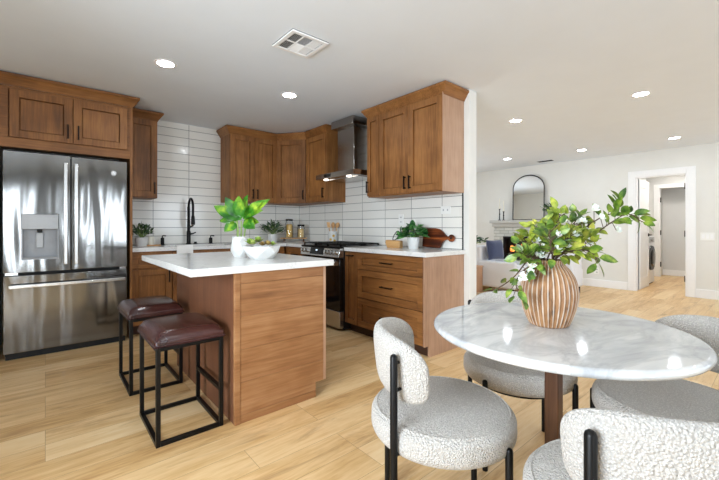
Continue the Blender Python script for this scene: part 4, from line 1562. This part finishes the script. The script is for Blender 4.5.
proto = make_chair('cream boucle chair at the left of the marble table, facing the vase')
CH = [((1.140, .857), 138, 'cream boucle chair at the left of the marble table, in front of the drawers'),
      ((1.830, .902), 43, 'cream boucle chair on the far side of the marble table, behind the wood vase'),
      ((1.862, .300), -40, 'cream boucle chair at the right of the marble table, towards the hall opening'),
      ((1.125, .245), 222, 'cream boucle chair nearest the camera, seen from behind its back pad')]
for i, ((x, y), a, lab) in enumerate(CH):
    c = proto if i == 0 else copy_tree(proto)
    c.location = (x, y, 0)
    c.rotation_euler = (0, 0, math.radians(a))
    c['label'] = lab

# ------------------------------------------------------------------ vase and branches
VX, VY, VZ = 1.520, .622, .750
vz = thing('vase', (VX, VY, VZ), 'ribbed whitewashed wood vase standing on the marble table', 'vase')
vp = [(0, 0), (.066, 0), (.072, .006), (.084, .035), (.096, .075), (.102, .115), (.1005, .15), (.092, .185), (.076, .215), (.060, .234), (.055, .246), (.058, .256), (.050, .256), (.047, .244), (.05, .20), (.05, .15), (0, .15)]


def flute(a, z):
    return 1 + (.032 if z > .004 and z < .24 else .004) * math.cos(34 * a)


def smooth_profile(p, n):
    out = []
    for i in range(len(p) - 1):
        for k in range(n):
            q = k / n
            p0, p1, p2, p3 = p[max(i - 1, 0)], p[i], p[i + 1], p[min(i + 2, len(p) - 1)]
            f_ = lambda j: .5 * (2 * p1[j] + (p2[j] - p0[j]) * q + (2 * p0[j] - 5 * p1[j] + 4 * p2[j] - p3[j]) * q * q + (3 * p1[j] - p0[j] - 3 * p2[j] + p3[j]) * q ** 3)
            out.append((max(0, f_(0)), f_(1)))
    return out + [p[-1]]


MB().lathe([vp[0], vp[1]] + smooth_profile(vp[2:13], 4) + vp[13:], (VX, VY, VZ), 272, flute).build('body', 'vase', vz, angle=80)


def pix(u, v, d):
    """A point in the room seen at a photo position, at a given depth from the lens."""
    q = F2 * d + R2 * ((u - 359.5) / 367.66 * d)
    return Vector((q.x, q.y, 1.138 - (v - 226.5) / 367.66 * d))


VD = (Vector((VX, VY, 0)).dot(F2))


def branch(pts, nleaf, L, W, label, group, flowers=(), seed=1, lf='leaf_lime', spread=1.0, start=.35, twigs=2):
    """A woody branch rising out of the vase: stem, leaves and white blossoms."""
    r = random.Random(seed)
    pts = [Vector(p) for p in pts]
    # smooth path
    path = []
    n = len(pts)
    for i in range(n - 1):
        for k in range(6):
            q = k / 6
            p0, p1, p2, p3 = pts[max(i - 1, 0)], pts[i], pts[i + 1], pts[min(i + 2, n - 1)]
            path.append(.5 * (2 * p1 + (p2 - p0) * q + (2 * p0 - 5 * p1 + 4 * p2 - p3) * q * q + (3 * p1 - p0 - 3 * p2 + p3) * q ** 3))
    path.append(pts[-1])
    t = thing('leafy_branch', pts[0], label, 'branch', group)
    st, le, fl = MB(), MB(), MB()
    N = len(path)
    st.tube(path, [.0038 - .0024 * i / N for i in range(N)], 6)
    anchors = []
    for i in range(nleaf):
        q = start + (1 - start) * (i + .5) / nleaf
        idx = min(N - 2, int(q * (N - 1)))
        p = path[idx]
        d = (path[idx + 1] - path[idx]).normalized()
        out = Vector((r.uniform(-1, 1), r.uniform(-1, 1), r.uniform(-.6, .9)))
        out = (out - d * out.dot(d)).normalized()
        ld = (d * r.uniform(.2, 1.0) + out * spread).normalized()
        b0 = p + ld * .012
        if twigs and i % twigs == 0:
            b0 = p + ld * r.uniform(.02, .05)
        st.tube([p, b0], [.0016, .001], 5)
        nn = UP * r.uniform(.2, 1) + Vector((r.uniform(-1, 1), r.uniform(-1, 1), 0)) * .7 - F2 * .4
        le.leaf(b0, ld, nn, L * r.uniform(.7, 1.2), W * r.uniform(.75, 1.2), r.uniform(-.1, .35), .22)
    le.leaf(path[-1], path[-1] - path[-2], UP - F2 * .3, L, W, .1, .2)
    for (q, off, fr_) in flowers:
        idx = min(N - 1, int(q * (N - 1)))
        c = path[idx] + Vector(off)
        st.tube([path[idx], c], .0014, 5)
        ax = (Vector(off) * 3 - F2 * .4 + Vector((r.uniform(-.2, .2), r.uniform(-.2, .2), .25))).normalized()
        for k in range(7):
            ref = ax.cross(UP).normalized()
            bi = ax.cross(ref)
            a = 2 * PI * k / 7 + r.uniform(-.2, .2)
            d = (ref * math.cos(a) + bi * math.sin(a)) * (1.0 if k % 2 else .7) + ax * (.35 if k % 2 else .8)
            fl.leaf(c, d, ax, fr_, fr_ * .75, -.25, .25, seg=5)
    st.build('stem', 'stem_brown', t)
    le.build('leaves', lf, t, angle=80)
    if fl.v:
        fl.build('blossoms', 'petal', t, angle=80)
    return t


mouth = Vector((VX, VY, VZ + .165))
G = 'branches in the wood vase'


def bpath(a, mids, side=0.0):
    """From inside the vase through its mouth along given view points."""
    ang = a
    inn = mouth + Vector((math.cos(ang), math.sin(ang), 0)) * .015
    rim = Vector((VX, VY, VZ + .262)) + Vector((math.cos(ang), math.sin(ang), 0)) * .028
    return [inn, rim] + [pix(*m) for m in mids]


RA = math.atan2(R2.y, R2.x)            # towards the right of the photo
branch(bpath(RA, [(592, 236, VD), (612, 222, VD + .02), (628, 214, VD), (642, 222, VD - .02)]), 14, .056, .034,
       'long branch reaching far right from the vase across the hall opening', G, [(.5, (.0, .01, .04), .02), (.62, (.02, -.01, -.035), .02)], 11, 'leaf_green', .8, .55, 0)
branch(bpath(RA + .4, [(580, 232, VD + .03), (600, 218, VD + .05), (614, 212, VD + .05), (620, 200, VD + .04)]), 9, .055, .030,
       'high branch ending in upright green leaves, just above the long right branch', G, [(.55, (.0, .0, .05), .024), (.4, (-.01, -.01, .04), .022)], 12, 'leaf_green', .8, .6, 0)
branch(bpath(RA - .3, [(578, 250, VD - .04), (592, 253, VD - .06), (598, 262, VD - .06)]), 5, .066, .032,
       'short branch with a few hanging leaves right of the vase mouth', G, [], 13, 'leaf_green', .9, .6, 0)
branch(bpath(RA + PI, [(536, 262, VD - .05), (522, 272, VD - .07), (516, 284, VD - .08), (520, 292, VD - .09)]), 11, .05, .03,
       'drooping branch with white blossoms on the left side of the vase', G, [(.55, (-.01, -.015, .012), .028), (.7, (-.005, -.015, .004), .026), (.62, (.012, -.02, -.005), .028)], 14, 'leaf_green', .9, .45, 2)
branch(bpath(RA + PI - .2, [(530, 258, VD - .04), (515, 276, VD - .02), (500, 287, VD - .02), (492, 289, VD)]), 3, .045, .024,
       'thin sparse twig poking out low at the left of the vase', G, [], 15, 'leaf_green', .9, .4, 0)
for i, (a, mids, sd, mt) in enumerate([
        (RA + 2.6, [(540, 250, VD + .02), (532, 245, VD + .04), (522, 238, VD + .05)], 21, 'leaf_lime'),
        (RA + 2.2, [(545, 245, VD + .05), (540, 234, VD + .08), (536, 226, VD + .08)], 22, 'leaf_lime'),
        (RA + 1.8, [(552, 240, VD + .05), (556, 226, VD + .06), (561, 214, VD + .06)], 23, 'leaf_lime'),
        (RA + 1.2, [(560, 240, VD + .05), (570, 228, VD + .07), (580, 216, VD + .07)], 24, 'leaf_green'),
        (RA + .6, [(566, 246, VD + .03), (578, 236, VD + .04), (596, 230, VD + .05)], 25, 'leaf_lime'),
        (RA - .8, [(560, 250, VD - .05), (566, 240, VD - .07), (574, 234, VD - .08)], 26, 'leaf_lime'),
        (RA - 1.6, [(552, 252, VD - .07), (550, 240, VD - .10), (550, 230, VD - .10)], 27, 'leaf_green'),
        (RA - 2.6, [(536, 258, VD - .05), (530, 258, VD - .07), (524, 254, VD - .08)], 29, 'leaf_green'),
        (RA, [(568, 250, VD), (580, 246, VD), (590, 242, VD - .01)], 30, 'leaf_lime')]):
    branch(bpath(a, mids), 34, .044, .027, 'bushy branch with lime leaves and white blossoms in the middle of the vase', G,
           [(.55, (-.01, -.02, .01), .022), (.8, (.012, -.018, .012), .020)], sd, mt, 1.0, .38, 2)

# ------------------------------------------------------------------ living room
fp = thing('fireplace', (XL - .1, 3.87, 0), 'white brick fireplace with a grey mantel shelf below the arched mirror', 'fireplace')
y0, y1 = 3.04, 4.44
s0, s1 = 3.62, 4.14
su = MB().box(XL - .16, y0 + .06, 0, XL, s0, 1.15).box(XL - .16, s1, 0, XL, y1 - .06, 1.15).box(XL - .16, s0, .91, XL, s1, 1.15)
su.build('surround', 'brick', fp)
MB().box(XL - .25, y0, 1.21, XL, y1, 1.275).box(XL - .20, y0 + .04, 1.13, XL, y1 - .04, 1.21).build('mantel_shelf', 'mantel', fp, bevel=.005)
MB().box(XL - .012, s0, .0, XL - .004, s1, .91).box(XL - .15, s0, 0, XL - .012, s0 + .012, .91).box(XL - .15, s1 - .012, 0, XL - .012, s1, .91).box(XL - .15, s0, .898, XL - .012, s1, .91).build('firebox', 'rubber', fp)
MB().box(XL - .17, s0 - .012, .0, XL - .155, s0 + .02, .92).box(XL - .17, s1 - .02, .0, XL - .155, s1 + .012, .92).box(XL - .17, s0, .88, XL - .155, s1, .92).build('fire_frame', 'black', fp)
MB().box(XL - .15, s0 + .012, .0, XL - .012, s1 - .012, .50).build('burner_ledge', 'rubber', fp)
for i, (ya, yb, z, xx, lab) in enumerate(((3.70, 4.05, .53, -.11, 'front charred log lying in the firebox'), (3.74, 4.0, .56, -.05, 'rear charred log lying in the firebox'), (3.78, 3.98, .605, -.085, 'small charred log on top of the other logs in the fire'))):
    solo(MB().tube([(XL + xx, ya, z), (XL + xx + .01, yb, z + (.0 if i < 2 else .02))], .030, 12), 'fire_log', 'ash', lab, 'log', 'logs in the fireplace')
fl = MB()
for k in range(9):
    y = 3.70 + k * .04
    h_ = .10 + .10 * rnd.random()
    fl.lathe([(0, 0), (.018, .02), (.022, .05), (.012, h_ * .75), (0, h_)], (XL - .085 + .02 * (k % 3 - 1), y, .58), 8)
o = solo(fl, 'fire', 'flame', 'orange flames burning over the logs in the fireplace', 'fire')
o['kind'] = 'stuff'

mr = thing('arched_mirror', (XL - .04, 3.65, 1.275), 'tall arched mirror with a thin dark frame on the mantel shelf', 'mirror')
mw, mh = .334, .955
def arch(w, h, n=24):
    r = w
    pts = [(-w, 0), (w, 0)]
    for k in range(n + 1):
        a = PI * k / n
        pts.append((w * math.cos(a), h - r * .82 + r * .82 * math.sin(a)))
    return pts
MB().extr(arch(mw - .012, mh - .012), (XL - .05, 3.652, 1.279), (0, -1, 0), (.02, 0, 1), (.012, 0, 0)).build('mirror_glass', 'mirror', mr)
ap = arch(mw, mh)
fq = MB()
ring_ = [Vector((XL - .052 + .02 * b, 3.652 - a, 1.284 + b)) for a, b in ap]
fq.tube(ring_ + [ring_[0]], .010, 8)
fq.build('frame', 'black', mr)
for (y, h_, lab) in ((4.25, .26, 'taller'), (4.155, .20, 'shorter')):
    c = (XL - .14, y, 1.275)
    t = thing('candlestick', c, lab + ' slim black candlestick on the mantel left of the mirror', 'candlestick', 'candlesticks on the mantel')
    MB().lathe([(0, 0), (.035, 0), (.035, .01), (.012, .02), (.010, h_ * .5), (.016, h_ * .55), (.010, h_ * .6), (.010, h_ - .02), (.02, h_ - .01), (.02, h_), (0, h_)], c, 16).build('stick', 'black', t)
    solo(MB().lathe([(0, 0), (.012, 0), (.010, .22), (.004, .235), (0, .235)], (c[0], y, 1.275 + h_), 12), 'taper_candle', 'candle', 'white taper candle in the ' + lab + ' black candlestick', 'candle', 'taper candles on the mantel')
t = thing('mantel_plant', (XL - .165, 3.16, 1.275), 'dark leafy sprigs in a black pot at the right end of the mantel', 'plant')
pot((XL - .165, 3.16, 1.275), .05, .06, .10, t, 'black')
bushy(t, (XL - .22, 3.12, 1.36), 46, .16, .27, .10, .045, 'leaf_dark', sx=1.0, flat=.2)

# chaise, console and pillow
so = thing('armchair', (6.10, 3.30, 0), 'pale grey armchair holding the navy pillow, left of the vase', 'armchair', 'pale grey armchairs')
MB().box(5.810, 2.920, 0.100, 6.390, 3.560, 0.360).build('base', 'sofa', so, bevel=.03, bseg=4)
MB().box(5.890, 2.900, 0.350, 6.310, 3.540, 0.470).build('seat_cushion', 'sofa', so, bevel=.05, bseg=5)
MB().box(5.800, 3.520, 0.100, 6.400, 3.700, 0.800).build('backrest', 'sofa', so, bevel=.05, bseg=5)
for x in (5.80, 6.30):
    MB().box(x, 2.90, .10, x + .10, 3.58, .545).build('armrest', 'sofa', so, bevel=.035, bseg=5)
for (x, y) in ((5.86, 2.96), (6.34, 2.96), (5.86, 3.64), (6.34, 3.64)):
    MB().cyl((x, y, 0), .026, .115, 14).build('foot', 'black', so)
so = thing('armchair', (6.85, 2.64, 0), 'pale grey armchair partly hidden behind the wood vase, standing nearest the hall', 'armchair', 'pale grey armchairs')
MB().box(6.63, 2.34, .10, 7.14, 2.98, .40).build('base', 'sofa', so, bevel=.03, bseg=4)
MB().box(6.74, 2.42, .39, 7.14, 2.90, .47).build('seat_cushion', 'sofa', so, bevel=.05, bseg=5)
MB().box(6.62, 2.32, .10, 6.76, 3.00, .735).build('backrest', 'sofa', so, bevel=.05, bseg=5)
for y in (2.32, 2.88):
    MB().box(6.72, y, .10, 7.04, y + .12, .72).build('armrest', 'sofa', so, bevel=.05, bseg=5)
for (x, y) in ((6.69, 2.40), (7.0, 2.37), (6.69, 2.92), (7.0, 2.92)):
    MB().cyl((x, y, 0), .026, .115, 14).build('foot', 'black', so)
# pillow
pm = MB()
n = 12
pcx = Vector((6.04, 3.36, .555))
pu = Vector((.85, -.12, 0)).normalized()
pv = Vector((.06, .16, 1)).normalized()
pn = pu.cross(pv).normalized()
vs_, fs_ = [], []
for sgn in (1, -1):
    for j in range(n + 1):
        for i in range(n + 1):
            a, b_ = 2 * i / n - 1, 2 * j / n - 1
            th = .075 * max(0, (1 - a ** 4)) ** .6 * max(0, (1 - b_ ** 4)) ** .6
            sq = 1 - .06 * (1 - abs(a)) * abs(b_) - .0
            vs_.append(pcx + pu * (.21 * a * (1 - .06 * (1 - b_ * b_))) + pv * (.175 + .175 * b_ * (1 - .06 * (1 - a * a))) + pn * (sgn * th))
m = n + 1
for j in range(n):
    for i in range(n):
        q = (j * m + i, j * m + i + 1, (j + 1) * m + i + 1, (j + 1) * m + i)
        fs_.append(q)
        fs_.append(tuple(m * m + k for k in q[::-1]))
pm.add(vs_, fs_)
solo(pm, 'throw_pillow', 'navy', 'navy blue throw pillow leaning on the pale grey armchair', 'pillow', angle=80)
sd = thing('side_table', (5.55, 3.58, 0), 'low tan wood side table at the near side of the armchair with the navy pillow', 'table')
MB().box(5.35, 3.44, .44, 5.760, 3.74, .465).build('top', 'tan_wood', sd, bevel=.003)
MB().box(5.36, 3.45, .02, 5.750, 3.465, .44).build('front_panel', 'tan_wood', sd)
for x in (5.36, 5.735):
    MB().box(x, 3.465, 0, x + .015, 3.73, .44).build('side_panel', 'tan_wood', sd)
cn_ = thing('console_table', (6.25, 3.92, 0), 'tan wood console table standing behind the armchair with the navy pillow', 'table')
MB().box(5.80, 3.74, .66, 6.75, 4.10, .70).build('top', 'tan_wood', cn_, bevel=.004)
for x in (5.80, 6.72):
    MB().box(x, 3.74, 0, x + .03, 4.10, .66).build('side_panel', 'tan_wood', cn_, bevel=.003)
MB().box(5.83, 4.07, .1, 6.72, 4.09, .66).build('back_panel', 'tan_wood', cn_)
t = thing('console_plant', (6.15, 3.92, .70), 'pale green leafy plant in a low white pot behind the navy pillow', 'plant')
pot((6.15, 3.92, .70), .06, .08, .09, t)
bushy(t, (6.15, 3.92, .78), 90, .24, .20, .09, .045, 'leaf_dark', sx=1.3, flat=.3)

# washer in the hall
ws = thing('washing_machine', (9.1, 1.96, 0), 'white front-loading washing machine with a dark round door in the laundry hall', 'washing machine')
wx0, wx1, wy = 8.80, 9.42, 1.79
MB().box(wx0, wy, .02, wx1, 2.13, .95).build('cabinet', 'washer', ws, bevel=.01)
MB().box(wx0 + .02, wy + .02, 0, wx1 - .02, 2.11, .03).build('foot_plinth', 'rubber', ws)
dc = Vector(((wx0 + wx1) / 2, wy, .52))
wd = MB().tube([dc, dc - YU * .035], [.245, .235], 40).build('door_ring', 'black', ws)
MB().tube([dc - YU * .034, dc - YU * .05, dc - YU * .058], [.175, .15, .08], 36).build('door_glass', 'glass_dark', wd)
MB().box(wx0 + .02, wy - .006, .82, wx1 - .02, wy + .002, .93).build('control_strip', 'grey_plastic', ws, bevel=.002)
kc = Vector((wx0 + .31, wy - .006, .875))
MB().tube([kc, kc - YU * .03], .032, 20).build('dial', 'steel_plain', ws)
